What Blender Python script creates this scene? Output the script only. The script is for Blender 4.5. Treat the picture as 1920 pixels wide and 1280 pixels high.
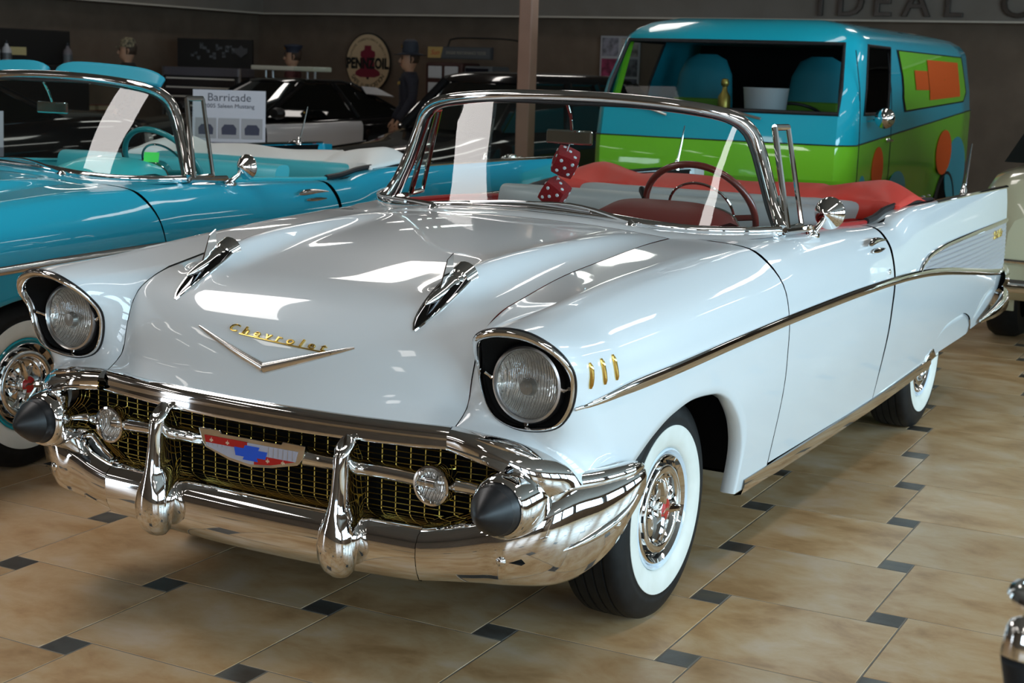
import bpy, bmesh, math, random
import numpy as np
from mathutils import Vector, Matrix
from mathutils.bvhtree import BVHTree

random.seed(7)
for o in list(bpy.data.objects):
    bpy.data.objects.remove(o, do_unlink=True)
SC = bpy.context.scene
COL = SC.collection
R = math.radians

# ------------------------------------------------------------------ camera, light, exposure
cam_d = bpy.data.cameras.new('camera')
cam_d.sensor_fit = 'HORIZONTAL'
cam_d.sensor_width = 36.0
cam_d.lens = 2804.555 * 36.0 / 1920.0
cam_d.clip_end = 200
cam_d.dof.use_dof = True
cam_d.dof.focus_distance = 4.1
cam_d.dof.aperture_fstop = 8.0
cam = bpy.data.objects.new('camera', cam_d)
COL.objects.link(cam)
_r = Vector((0.87051684, 0.49112054, 0.0316393))
_d = Vector((0.11435832, -0.13933402, -0.98361995))
_f = Vector((-0.47866753, 0.85987595, -0.17745633))
cam.matrix_world = Matrix(((_r.x, -_d.x, -_f.x, 2.44254), (_r.y, -_d.y, -_f.y, -3.73301),
                           (_r.z, -_d.z, -_f.z, 1.54163), (0, 0, 0, 1)))
SC.camera = cam

SC.view_settings.view_transform = 'Standard'
SC.view_settings.look = 'None'
SC.view_settings.gamma = 1.0
SC.view_settings.use_curve_mapping = False
SC.view_settings.exposure = 0.0

world = bpy.data.worlds.new('daylight')
SC.world = world
world.use_nodes = True
_bg = world.node_tree.nodes['Background']
_bg.inputs['Color'].default_value = (0.62, 0.80, 1.0, 1)
_bg.inputs['Strength'].default_value = 1.6


def area(name, loc, rot, sx, sy, power, col):
    d = bpy.data.lights.new(name, 'AREA')
    d.shape = 'RECTANGLE'; d.size = sx; d.size_y = sy; d.energy = power; d.color = col
    o = bpy.data.objects.new(name, d); COL.objects.link(o)
    o.location = loc; o.rotation_euler = rot
    return o


# room limits (metres): the showroom, glazed on its right and front sides
RX0, RX1, RY0, RY1, RZ = -13.0, 7.6, -9.0, 15.4, 3.5
# daylight entering through the glazing (one light in each run of panes)
for _i in range(6):
    area('daylight_right', (RX1 - 0.06, -5.25 + 2.5 * _i, 2.02), (0, R(90), 0), 1.65, 2.0, 140, (0.58, 0.84, 1.0))
for _i in range(3):
    area('daylight_front', (2.6 + 2 * _i, RY0 + 0.06, 2.02), (R(90), 0, 0), 1.5, 1.65, 48, (0.82, 0.92, 1.0))
area('daylight_front_door', (-9.6, RY0 + 0.06, 1.45), (R(90), 0, 0), 1.5, 2.5, 70, (0.88, 0.94, 1.0))


# ------------------------------------------------------------------ small maths
def pchip(xs, ys, x):
    xs = np.asarray(xs, float); ys = np.asarray(ys, float)
    one = ys.ndim == 1
    if one: ys = ys[:, None]
    x = np.atleast_1d(np.asarray(x, float))
    h = np.diff(xs)[:, None]; dl = np.diff(ys, axis=0) / h
    m = np.zeros_like(ys); m[0] = dl[0]; m[-1] = dl[-1]
    for i in range(1, len(xs) - 1):
        a, b = dl[i - 1], dl[i]; w1 = 2 * h[i] + h[i - 1]; w2 = h[i] + 2 * h[i - 1]
        ok = a * b > 0
        with np.errstate(divide='ignore', invalid='ignore'):
            m[i] = np.where(ok, (w1 + w2) / (w1 / np.where(ok, a, 1) + w2 / np.where(ok, b, 1)), 0)
    i = np.clip(np.searchsorted(xs, x) - 1, 0, len(xs) - 2)
    hh = (xs[i + 1] - xs[i])[:, None]; t = np.clip((x - xs[i])[:, None] / hh, 0, 1)
    r = (2*t**3 - 3*t**2 + 1) * ys[i] + (t**3 - 2*t**2 + t) * hh * m[i] + (-2*t**3 + 3*t**2) * ys[i+1] + (t**3 - t**2) * hh * m[i+1]
    return r[:, 0] if one else r


def crv(P, t, closed=False):
    """Catmull-Rom through P evaluated at node parameters t."""
    P = np.asarray(P, float); n = len(P); t = np.atleast_1d(np.asarray(t, float))
    if closed:
        i = np.floor(t).astype(int); f = (t - i)[:, None]
        g = lambda k: P[(i + k) % n]
    else:
        t = np.clip(t, 0, n - 1); i = np.clip(np.floor(t).astype(int), 0, n - 2); f = (t - i)[:, None]
        E = np.vstack([2 * P[0] - P[1], P, 2 * P[-1] - P[-2]])
        g = lambda k: E[np.clip(i + k + 1, 0, n + 1)]
    p0, p1, p2, p3 = g(-1), g(0), g(1), g(2)
    return .5 * (2*p1 + (p2 - p0)*f + (2*p0 - 5*p1 + 4*p2 - p3)*f**2 + (-p0 + 3*p1 - 3*p2 + p3)*f**3)


def res(P, n, closed=False):
    """resample a smooth curve through P at n points, even in length."""
    P = np.asarray(P, float)
    T = np.linspace(0, len(P) if closed else len(P) - 1, 400)
    D = crv(P, T, closed); L = np.concatenate([[0], np.cumsum(np.linalg.norm(np.diff(D, axis=0), axis=1))])
    q = np.linspace(0, L[-1], n, endpoint=not closed)
    return np.stack([np.interp(q, L, D[:, k]) for k in range(D.shape[1])], 1)


# ------------------------------------------------------------------ materials (all procedural)
MATS = {}


def mat(name, col, rough=0.5, metal=0.0, coat=0.0, spec=0.5, emit=0, trans=0.0, ior=1.45, sheen=0.0):
    if name in MATS: return MATS[name]
    m = bpy.data.materials.new(name); m.use_nodes = True
    b = m.node_tree.nodes['Principled BSDF']
    b.inputs['Base Color'].default_value = (*col, 1)
    b.inputs['Roughness'].default_value = rough
    b.inputs['Metallic'].default_value = metal
    b.inputs['Coat Weight'].default_value = coat
    b.inputs['Coat Roughness'].default_value = 0.02
    b.inputs['Specular IOR Level'].default_value = spec
    b.inputs['Transmission Weight'].default_value = trans
    b.inputs['IOR'].default_value = ior
    b.inputs['Sheen Weight'].default_value = sheen
    if emit:
        b.inputs['Emission Color'].default_value = (*col, 1)
        b.inputs['Emission Strength'].default_value = emit
    MATS[name] = m
    return m


def nodes(m):
    nt = m.node_tree
    return nt, nt.nodes, nt.links, nt.nodes['Principled BSDF']


def noisy(m, scale=8.0, c0=None, c1=None, bump=0.0, rough=None, detail=4, obj=True, bscale=None):
    """object-space noise colour between c0 and c1, with optional fine relief"""
    nt, N, L, b = nodes(m)
    tc = N.new('ShaderNodeTexCoord'); nz = N.new('ShaderNodeTexNoise')
    nz.inputs['Scale'].default_value = scale; nz.inputs['Detail'].default_value = detail
    L.new(tc.outputs['Object'], nz.inputs['Vector'])
    if c0 is not None:
        cr = N.new('ShaderNodeValToRGB')
        cr.color_ramp.elements[0].position = 0.35; cr.color_ramp.elements[1].position = 0.65
        cr.color_ramp.elements[0].color = (*c0, 1); cr.color_ramp.elements[1].color = (*c1, 1)
        L.new(nz.outputs['Fac'], cr.inputs['Fac']); L.new(cr.outputs['Color'], b.inputs['Base Color'])
    if bump:
        nb = N.new('ShaderNodeTexNoise'); nb.inputs['Scale'].default_value = bscale or scale * 6
        L.new(tc.outputs['Object'], nb.inputs['Vector'])
        bp = N.new('ShaderNodeBump'); bp.inputs['Strength'].default_value = bump; bp.inputs['Distance'].default_value = 0.01
        L.new(nb.outputs['Fac'], bp.inputs['Height']); L.new(bp.outputs['Normal'], b.inputs['Normal'])
    return m


def glass_thin(name, tint=(0.86, 0.95, 0.93), refl=1.0):
    """window glass: clear, a little tinted, mirror reflection by Fresnel"""
    if name in MATS: return MATS[name]
    m = bpy.data.materials.new(name); m.use_nodes = True
    nt = m.node_tree; N, L = nt.nodes, nt.links
    N.remove(N['Principled BSDF'])
    t = N.new('ShaderNodeBsdfTransparent'); t.inputs['Color'].default_value = (*tint, 1)
    g = N.new('ShaderNodeBsdfGlossy'); g.inputs['Roughness'].default_value = 0.0
    # Schlick reflectance of a two-sided pane
    lw = N.new('ShaderNodeLayerWeight'); lw.inputs['Blend'].default_value = .5
    pw = N.new('ShaderNodeMath'); pw.operation = 'POWER'; pw.inputs[1].default_value = 5.0
    fr = N.new('ShaderNodeMath'); fr.operation = 'MULTIPLY_ADD'; fr.inputs[1].default_value = .93; fr.inputs[2].default_value = .07
    mu = N.new('ShaderNodeMath'); mu.operation = 'MULTIPLY'; mu.use_clamp = True; mu.inputs[1].default_value = refl
    L.new(lw.outputs['Facing'], pw.inputs[0]); L.new(pw.outputs[0], fr.inputs[0])
    mx = N.new('ShaderNodeMixShader')
    L.new(fr.outputs[0], mu.inputs[0]); L.new(mu.outputs[0], mx.inputs['Fac'])
    L.new(t.outputs[0], mx.inputs[1]); L.new(g.outputs[0], mx.inputs[2])
    L.new(mx.outputs[0], N['Material Output'].inputs['Surface'])
    MATS[name] = m
    return m


CHROME = mat('chrome', (0.80, 0.79, 0.78), 0.035, 1.0)
noisy(CHROME, 60, None, None)
STEEL = mat('brushed_steel', (0.62, 0.62, 0.63), 0.28, 1.0)
SATIN = mat('satin_chrome', (0.82, 0.81, 0.79), 0.24, 1.0)
GOLD = mat('gold_plate', (0.83, 0.58, 0.16), 0.16, 1.0)
BLACK = mat('black_satin', (0.008, 0.008, 0.009), 0.45)
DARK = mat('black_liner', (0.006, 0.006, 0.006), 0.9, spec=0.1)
RUBBER = noisy(mat('black_rubber', (0.010, 0.010, 0.011), 0.42), 40, (0.008, 0.008, 0.009), (0.014, 0.014, 0.015))
TYRE = noisy(mat('tyre_rubber', (0.006, 0.006, 0.006), 0.55, spec=.3), 30, (0.005, 0.005, 0.005), (0.009, 0.009, 0.009))
WWALL = noisy(mat('whitewall_rubber', (0.72, 0.71, 0.64), 0.55), 12, (0.70, 0.69, 0.62), (0.76, 0.75, 0.69))
GLASS = glass_thin('clear_glass')
REDP = mat('red_enamel', (0.42, 0.012, 0.012), 0.2, coat=0.5)
BLUEP = mat('blue_enamel', (0.01, 0.09, 0.62), 0.2, coat=0.5)
WHITEP = mat('white_enamel', (0.75, 0.75, 0.78), 0.25, coat=0.5)
LILAC = mat('lilac_enamel', (0.42, 0.42, 0.50), 0.25, coat=0.5)
GRGOLD = mat('grille_gold', (0.50, 0.37, 0.09), 0.25, 1.0)
TAIL = mat('red_lens', (0.35, 0.01, 0.01), 0.08, coat=1.0)


# ------------------------------------------------------------------ mesh helpers
class MB:
    """collects vertices and faces for ONE mesh object"""
    def __init__(s): s.v = []; s.f = []

    def add(s, V, F):
        k = len(s.v); s.v += [tuple(map(float, p)) for p in V]; s.f += [tuple(int(i) + k for i in f) for f in F]; return s

    def grid(s, P, cu=False, cv=False, flip=False):
        P = np.asarray(P, float); a, b = P.shape[:2]
        F = []
        for i in range(a if cu else a - 1):
            for j in range(b if cv else b - 1):
                q = (i*b + j, ((i+1) % a)*b + j, ((i+1) % a)*b + (j+1) % b, i*b + (j+1) % b)
                F.append(q[::-1] if flip else q)
        return s.add(P.reshape(-1, 3), F)

    def cap(s, loop, flip=False):
        n = len(loop); return s.add(loop, [tuple(range(n))[::-1] if flip else tuple(range(n))])

    def box(s, c, d, M=None):
        x, y, z = [k / 2 for k in d]
        V = [Vector((sx*x, sy*y, sz*z)) for sz in (-1, 1) for sy in (-1, 1) for sx in (-1, 1)]
        V = [(M @ p if M else p) + Vector(c) for p in V]
        return s.add(V, [(0, 2, 3, 1), (4, 5, 7, 6), (0, 1, 5, 4), (2, 6, 7, 3), (0, 4, 6, 2), (1, 3, 7, 5)])

    def tube(s, P, r, n=10, closed=False, sx=1.0, up=None, caps=True):
        """sweep an ellipse (r, r*sx) along P; r scalar or one per point"""
        P = np.asarray(P, float); m = len(P); r = np.broadcast_to(np.asarray(r, float), (m,))
        T = np.roll(P, -1, 0) - np.roll(P, 1, 0)
        if not closed: T[0] = P[1] - P[0]; T[-1] = P[-1] - P[-2]
        T /= np.maximum(np.linalg.norm(T, axis=1), 1e-9)[:, None]
        u = np.array(up, float) if up is not None else (np.array([0, 0, 1.]) if abs(T[0][2]) < .9 else np.array([1., 0, 0]))
        G = []
        for i in range(m):
            if up is not None: u = np.array(up, float)
            u = u - T[i] * (u @ T[i]); u /= max(np.linalg.norm(u), 1e-9); w = np.cross(T[i], u)
            a = np.linspace(0, 2*np.pi, n, endpoint=False)
            G.append(P[i] + r[i] * (np.cos(a)[:, None] * w * sx + np.sin(a)[:, None] * u))
        G = np.array(G); s.grid(G, cu=closed, cv=True)
        if not closed and caps: s.cap(G[0]); s.cap(G[-1], True)
        return s

    def lathe(s, prof, c=(0, 0, 0), ax='y', n=48, a0=0.0, a1=2*math.pi):
        """prof: (radius, position along axis)"""
        full = abs(a1 - a0) > 6.28
        a = np.linspace(a0, a1, n, endpoint=not full)
        G = []
        for r, h in prof:
            C, S, H = r*np.cos(a), r*np.sin(a), np.full(n, h)
            G.append(np.stack({'x': (H, C, S), 'y': (S, H, C), 'z': (C, S, H)}[ax], 1) + np.array(c))
        return s.grid(np.array(G), cv=full)

    def prism(s, poly, h, M=None, c=(0, 0, 0)):
        """polygon (x, y) extruded by h along z, then moved by M and c"""
        n = len(poly); V = [Vector((p[0], p[1], k)) for k in (0, h) for p in poly]
        V = [(M @ p if M else p) + Vector(c) for p in V]
        F = [tuple(range(n))[::-1], tuple(range(n, 2*n))] + [(i, (i+1) % n, n + (i+1) % n, n + i) for i in range(n)]
        return s.add(V, F)

    def mirror(s):
        k = MB(); k.v = [(-x, y, z) for x, y, z in s.v]; k.f = [f[::-1] for f in s.f]; return k

    def moved(s, M):
        k = MB(); k.v = [tuple(M @ Vector(p)) for p in s.v]; k.f = list(s.f); return k

    def build(s, name, m, parent=None, smooth=True, ang=40, merge=0.0, solid=0.0, off=-1.0, bevel=0.0, sub=0, loc=None):
        me = bpy.data.meshes.new(name)
        me.from_pydata(s.v, [], s.f)
        bm = bmesh.new(); bm.from_mesh(me)
        if merge: bmesh.ops.remove_doubles(bm, verts=bm.verts, dist=merge)
        bmesh.ops.recalc_face_normals(bm, faces=bm.faces)
        bm.to_mesh(me); bm.free()
        me.materials.append(m)
        o = bpy.data.objects.new(name, me); COL.objects.link(o)
        if smooth:
            me.shade_smooth()
            me.set_sharp_from_angle(angle=R(ang))
        if sub:
            d = o.modifiers.new('subdivision', 'SUBSURF'); d.levels = sub; d.render_levels = sub
        if solid:
            d = o.modifiers.new('thickness', 'SOLIDIFY'); d.thickness = solid; d.offset = off
        if bevel:
            d = o.modifiers.new('bevel', 'BEVEL'); d.width = bevel; d.segments = 2; d.limit_method = 'ANGLE'; d.harden_normals = False
        if parent: o.parent = parent
        if loc is not None: o.location = loc
        return o


def empty(name, loc=(0, 0, 0), rz=0.0, label=None, cat=None, group=None):
    o = bpy.data.objects.new(name, None); COL.objects.link(o)
    o.location = loc; o.rotation_euler = (0, 0, rz); o.empty_display_size = 0.1
    if label: tag(o, label, cat, group)
    return o


def tag(o, label, cat, group=None):
    o['label'] = label; o['category'] = cat
    if group: o['group'] = group
    return o


def struct(o): o['kind'] = 'structure'; return o


def text_mb(s, size, ext=0.004, shear=0.0, align='CENTER', spacing=1.0, bev=0.0, bold=0.0):
    """lettering as real geometry (built-in font), in the xy plane facing +z"""
    cu = bpy.data.curves.new('t', 'FONT'); cu.body = s; cu.size = size; cu.extrude = ext; cu.shear = shear
    cu.align_x = align; cu.align_y = 'CENTER'; cu.space_character = spacing; cu.resolution_u = 3; cu.bevel_depth = bev; cu.offset = bold
    o = bpy.data.objects.new('t', cu); COL.objects.link(o)
    me = o.to_mesh()
    k = MB(); k.v = [tuple(v.co) for v in me.vertices]; k.f = [tuple(p.vertices) for p in me.polygons]
    o.to_mesh_clear(); bpy.data.objects.remove(o, do_unlink=True); bpy.data.curves.remove(cu)
    return k


def frame(o, ex, ey):
    """matrix with given x and y axes at o"""
    ex = Vector(ex).normalized(); ey = (Vector(ey) - ex * ex.dot(Vector(ey))).normalized(); ez = ex.cross(ey)
    return Matrix(((ex.x, ey.x, ez.x, o[0]), (ex.y, ey.y, ez.y, o[1]), (ex.z, ey.z, ez.z, o[2]), (0, 0, 0, 1)))


def scatter_poly(n, r0, r1, k=0):
    return [((r0 if (i + k) % 2 else r1) * math.cos(2*math.pi*i/n), (r0 if (i + k) % 2 else r1) * math.sin(2*math.pi*i/n)) for i in range(n)]
# ------------------------------------------------------------------ the 1950s convertible: surfaces in car space
# x to the car's left, y rearwards, z up; front axle at y = .10, rear axle at y = 3.02
FA, RA = 0.10, 3.02
# section nodes (x, z) from sill to inner top edge at stations along y
_ST = [
 (-.40, [(.855,.36),(.895,.55),(.910,.70),(.914,.79),(.893,.884),(.812,.951),(.742,.974),(.577,.946)]),
 (-.10, [(.875,.345),(.915,.55),(.930,.70),(.934,.80),(.908,.902),(.818,.974),(.745,.998),(.577,.993)]),
 ( .15, [(.885,.34),(.925,.55),(.938,.70),(.942,.80),(.916,.909),(.827,.987),(.755,1.012),(.577,1.014)]),
 ( .45, [(.874,.262),(.928,.55),(.942,.70),(.946,.805),(.923,.915),(.838,1.000),(.767,1.026),(.577,1.034)]),
 ( .61, [(.874,.262),(.928,.55),(.943,.70),(.947,.81),(.926,.917),(.848,1.003),(.780,1.029),(.577,1.038)]),
 ( .66, [(.874,.262),(.928,.55),(.943,.70),(.947,.81),(.927,.917),(.855,1.002),(.790,1.030),(.640,1.040)]),
 ( .85, [(.874,.262),(.928,.55),(.943,.70),(.947,.81),(.932,.905),(.895,.975),(.840,1.020),(.790,1.036)]),
 (1.05, [(.874,.262),(.928,.55),(.943,.70),(.947,.81),(.932,.905),(.897,.972),(.850,1.016),(.800,1.032)]),
 (1.50, [(.874,.262),(.928,.55),(.943,.70),(.947,.81),(.930,.905),(.900,.965),(.855,1.010),(.790,1.025)]),
 (1.90, [(.874,.262),(.926,.55),(.942,.70),(.946,.805),(.930,.90),(.905,.955),(.862,.997),(.790,1.008)]),
 (2.10, [(.874,.262),(.926,.55),(.941,.70),(.945,.80),(.930,.90),(.908,.955),(.868,.995),(.790,1.003)]),
 (2.25, [(.874,.262),(.925,.55),(.940,.70),(.944,.80),(.930,.90),(.912,.968),(.874,1.022),(.800,1.028)]),
 (2.45, [(.874,.262),(.924,.55),(.939,.70),(.943,.80),(.930,.90),(.915,.980),(.878,1.044),(.810,1.042)]),
 (3.00, [(.884,.345),(.920,.55),(.935,.69),(.938,.78),(.926,.89),(.912,.980),(.884,1.046),(.835,1.030)]),
 (3.60, [(.882,.355),(.914,.55),(.926,.67),(.926,.76),(.915,.88),(.904,.978),(.884,1.042),(.850,.985)]),
 (4.05, [(.872,.38),(.900,.52),(.910,.64),(.910,.74),(.902,.87),(.894,.970),(.880,1.036),(.856,.93)]),
 (4.27, [(.850,.41),(.880,.52),(.896,.63),(.898,.72),(.893,.86),(.888,.965),(.876,1.032),(.858,.90)]),
]
_SY = np.array([s[0] for s in _ST]); _SN = np.array([np.ravel(s[1]) for s in _ST])


_SC, _ZC, SKIN = {}, {}, {}


def sect(y):
    k = round(float(y), 4)
    if k not in _SC: _SC[k] = pchip(_SY, _SN, [k])[0].reshape(8, 2)
    return _SC[k]


def spt(y, s):
    """point of the body side at station y, node parameter s (0 sill .. 7 inner top edge)"""
    N = sect(y); p = crv(N, [s])[0]
    w = float(np.clip((.60 - y) / .30, 0, 1))
    if s > 5 and w > 0:      # front fenders carry a crisp crease along the top edge (node 6)
        if s >= 6: q = N[6] + (N[7] - N[6]) * (s - 6)
        else:
            t = s - 5; m0 = (N[6] - N[4]) / 2; m1 = N[6] - N[5]
            q = (2*t**3 - 3*t**2 + 1) * N[5] + (t**3 - 2*t**2 + t) * m0 + (-2*t**3 + 3*t**2) * N[6] + (t**3 - t**2) * m1
        p = p + (q - p) * w
    return np.array([p[0], y, p[1]])


def smap(s0, v, vb=27 / 33.0):
    return s0 + (6 - s0) * v / vb if v < vb else 6 + (v - vb) / (1 - vb)


def s_at(y, z):
    k = round(float(y), 4); S = np.linspace(0, 6, 121)
    if k not in _ZC: _ZC[k] = np.maximum.accumulate(crv(sect(y), S)[:, 1])
    Z = _ZC[k]
    return float(np.interp(z, Z, S))


def side(y, z, off=0.0):
    """point on the body side at (y, z) pushed out by off along the normal"""
    s = s_at(y, z); p = spt(y, s)
    if off:
        a = spt(y, s + .05) - spt(y, max(s - .05, 0)); b = spt(y + .01, s) - spt(y - .01, s)
        n = np.cross(b, a); n /= np.linalg.norm(n)
        if n[0] < 0: n = -n
        p = p + n * off
    return p


_ARCH = [(-.45,.545),(-.335,.540),(-.318,.545),(-.287,.568),(-.218,.613),(-.115,.655),(.029,.677),(.179,.666),(.287,.631),(.36,.582),(.41,.541),(.46,.487),(.497,.43),(.518,.37),(.527,.31),(.530,.275)]


def zlow(y):
    if y < .53: return float(pchip([a[0] for a in _ARCH], [a[1] for a in _ARCH], y)[0])
    return float(pchip([.53, .80, .86, 1.9, 2.5, 2.84, 2.86, 2.95, 3.09, 3.35, 3.55, 3.64, 3.66, 3.9, 4.27], [.275, .275, .312, .315, .335, .347, .38, .445, .482, .492, .455, .40, .375, .385, .42], y)[0])


def seam1(z): return float(pchip([.28, .55, .81, .95, 1.05], [.80, .775, .735, .70, .655], z)[0])
def seam2(z): return float(pchip([.28, .45, .7, .9, 1.0, 1.05], [2.00, 1.985, 1.965, 1.945, 1.925, 1.905], z)[0])


# headlight opening, measured on both headlights (x, y, z), lateral -> top -> medial -> bottom
_BZ = np.array([[.897,-.641,.819],[.899,-.676,.871],[.866,-.704,.916],[.801,-.716,.944],[.725,-.722,.945],[.665,-.71,.922],[.637,-.671,.882],[.625,-.63,.83],[.633,-.617,.765],[.662,-.613,.712],[.719,-.615,.688],[.791,-.626,.691],[.852,-.633,.712],[.885,-.633,.759]])
# hood edge (gap) and hood centre line, as (y, z)
_HG = np.array([(-.66,.672),(-.616,.70),(-.595,.727),(-.583,.78),(-.573,.813),(-.56,.848),(-.535,.885),(-.495,.912),(-.43,.936),(-.34,.953),(-.09,.992),(.21,1.016),(.44,1.032),(.62,1.038)])
_HC = np.array([(-.703,.668),(-.695,.70),(-.687,.727),(-.671,.78),(-.658,.813),(-.638,.848),(-.602,.885),(-.55,.920),(-.47,.951),(-.37,.972),(-.09,1.012),(.21,1.042),(.44,1.058),(.62,1.066)])


def hood_pt(x, p):
    c = crv(_HC, [p])[0]; g = crv(_HG, [p])[0]; k = min(abs(x) / .577, 1.0) ** 2.2
    y, z = c + (g - c) * k
    xr = .40 + .07 * np.clip((y + .35) / .95, 0, 1)
    h = .050 * np.clip((y + .53) / .16, 0, 1) ** 1.5 * np.clip((.62 - y) / .85, 0, 1) ** .8
    d = (abs(x) - xr)
    w = .052 if d < 0 else .06
    z = z + h * math.exp(-(d / w) ** 2)
    return np.array([x, y, z])


def hood_z(x, y):
    lo, hi = 0.0, 13.0
    for _ in range(40):
        m = (lo + hi) / 2
        if hood_pt(x, m)[1] < y: lo = m
        else: hi = m
    return hood_pt(x, lo)


# windshield lower edge and upper edge as functions of x
def ws_base(x):
    a = abs(x); return np.array([x, .745 + .70 * a ** 4.1, float(pchip([0, .25, .45, .6, .72, .80], [1.078, 1.070, 1.052, 1.042, 1.040, 1.042], a)[0])])


_WSP = np.array([(0, 1.0, 1.455), (.25, 1.004, 1.450), (.46, 1.024, 1.434), (.58, 1.052, 1.412), (.645, 1.078, 1.372), (.678, 1.09, 1.31), (.712, 1.085, 1.22), (.752, 1.068, 1.12), (.785, 1.045, 1.06), (.800, 1.022, 1.042)])


def car_panels(car, C):
    """painted panels; C is the palette"""
    B = C['body']
    # ---- front fenders
    def fender():
        k = MB(); m = 34
        V = np.linspace(0, 1, m) ** 1.0
        ys = np.concatenate([np.linspace(-.40, -.33, 4), np.linspace(-.318, -.10, 16), np.linspace(-.06, .34, 14), np.linspace(.36, .53, 22), [.535, .55, .58, .62, .66, .70, .74, .78, .80]])
        gap = .0035
        sE = s_at(.79, zlow(.79))
        ze = [spt(.70, smap(sE, v))[2] for v in V]
        yend = [seam1(z) - gap for z in ze]
        G = []
        for i, y in enumerate(ys):
            row = []
            for j, v in enumerate(V):
                yy = y if y <= .55 else .55 + (yend[j] - .55) * (y - .55) / (ys[-1] - .55)
                s0 = s_at(yy, zlow(yy)); s = smap(s0, v)
                p = spt(yy, s)
                if j == m - 1: p[0] += .0018
                row.append(p)
            G.append(row)
        G = np.array(G); k.grid(G)
        # front part around the headlight opening, joined to the first station
        nb, nm, nl = 26, 12, 12
        top = crv(_BZ, np.linspace(12.5, 19.0, m), True)
        med = crv(_BZ, np.linspace(5.0, 9.0, nm), True)
        bot = crv(_BZ, np.linspace(9.0, 12.5, nb), True)
        gx = .5790
        sm = np.array([[gx, y, z] for y, z in crv(_HG, np.linspace(8.35, 0.0, nm))])
        sm[0] = G[0][-1]
        br = res([(.5805,-.66,.672),(.66,-.668,.669),(.74,-.655,.660),(.815,-.632,.637),(.866,-.612,.600),(.888,-.575,.565),(.890,-.48,.552), tuple(G[0][0])], nb)
        O = np.vstack([top, med[1:], bot[1:]]); Q = np.vstack([G[0], sm[1:], br[1:]])
        n = len(O); T0 = np.zeros((n, 3)); T1 = np.zeros((n, 3))
        cx = np.array([.76, -.64, .81])
        for i in range(n):
            out = O[i] - cx; out[1] = 0; out /= np.linalg.norm(out)
            dq = Q[i] - O[i]; L = np.linalg.norm(dq)
            # w = 1 where the skin runs rearwards (side and top), 0 where it runs to hood seam and grille brow
            if i < m: w = min(.5 + .5 * i / 6.0, 1 - .45 * np.clip((i - (m - 9)) / 8, 0, 1))
            elif i < m + nm - 1: w = .5 * max(0, 1 - (i - m) / 4.0)
            else: w = .5 * max(0, 1 - (n - 1 - i) / 6.0)
            gi = G[1][min(i, m - 1)] - G[0][min(i, m - 1)] if i < m else G[1][0] - G[0][0]
            if i >= m and i < m + nm - 1: gi = G[1][-1] - G[0][-1]
            T0[i] = (out * .035 + np.array([0, .20, 0])) * w + (out * .012 + dq * .8 + np.array([0, .01, 0])) * (1 - w)
            T1[i] = gi / np.linalg.norm(gi) * .24 * w + dq * .9 * (1 - w)
        rings = []
        for t in np.linspace(0, 1, 13):
            rings.append((2*t**3 - 3*t**2 + 1) * O + (t**3 - 2*t**2 + t) * T0 + (-2*t**3 + 3*t**2) * Q + (t**3 - t**2) * T1)
        k.grid(np.array(rings))
        k.grid(np.array([br, br + [0, .012, -.012], br + [-.004, .03, -.030]]))
        # wheel-arch flange turned inwards
        lip = []
        for i, y in enumerate(ys):
            if -.318 <= y <= .535:
                p = G[i][0]; d = np.array([0, FA - p[1], .30 - p[2]]); d /= max(np.linalg.norm(d), 1e-6)
                lip.append([p, p + np.array([-.006, 0, 0]) + d * .006, p + np.array([-.035, 0, 0]) + d * .008, p + np.array([-.05, 0, 0]) - d * .004])
        k.grid(np.array(lip))
        return k
    f = fender(); SKIN['t'] = BVHTree.FromPolygons(f.v, f.f)
    a = f.build('fender', B, car, merge=.0008, ang=50); a['label'] = 'front fender with headlight opening'
    f.mirror().build('fender', B, car, merge=.0008, ang=50)

    # ---- doors
    def door():
        k = MB(); m = 26; g = .0035; s0 = s_at(1.3, .318)
        G = []
        for u in np.linspace(0, 1, 26):
            row = []
            for v in np.linspace(0, 1, m):
                s = s0 + (7 - s0) * v; z = spt(1.3, s)[2]
                y = seam1(z) + g + (seam2(z) - g - seam1(z) - g) * u
                row.append(spt(y, s))
            G.append(row)
        k.grid(np.array(G)); return k
    d = door(); d.build('door', B, car); d.mirror().build('door', B, car)

    # ---- quarter panels with tail fins
    def quarter():
        k = MB(); m = 30; g = .0035
        ys = np.concatenate([np.linspace(0, .16, 10), np.linspace(.19, .355, 6), np.linspace(.362, .39, 10), np.linspace(.41, .68, 16), np.linspace(.69, .735, 10), np.linspace(.76, 1, 10)])
        G = []
        for u in ys:
            row = []
            for v in np.linspace(0, 1, m):
                z = .33 + .7 * v
                y = seam2(min(z, 1.03)) + g + (4.27 - seam2(min(z, 1.03)) - g) * u
                s0 = s_at(y, zlow(y)); row.append(spt(y, s0 + (7 - s0) * v))
            G.append(row)
        k.grid(np.array(G)); return k, np.array(G)
    q, QG = quarter(); q.build('quarter_panel', B, car); q.mirror().build('quarter_panel', B, car)
    # tail face closing each fin
    e = QG[-1]; k = MB(); inn = e.copy(); inn[:, 0] = np.minimum(inn[:, 0], .80); inn[:, 1] += -.02
    k.grid(np.array([e, e * [1, 1, 1] + [-.012, .012, 0], inn + [0, .03, 0]]))
    k.build('tail_face', B, car); k.mirror().build('tail_face', B, car)
    # fender skirt over the rear wheel
    k = MB(); G = []
    for y in np.linspace(2.845, 3.655, 30):
        zt = min(zlow(min(max(y, 2.862), 3.64)), .488) - .004
        zb = float(pchip([2.84, 2.95, 3.36, 3.6, 3.66], [.315, .295, .290, .335, .365], y)[0])
        zt = max(zt, zb + .004); G.append([side(y, zb + (zt - zb) * v, -.006) + np.array([(-.03 if v == 0 else 0), 0, 0]) for v in np.linspace(0, 1, 8)])
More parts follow.
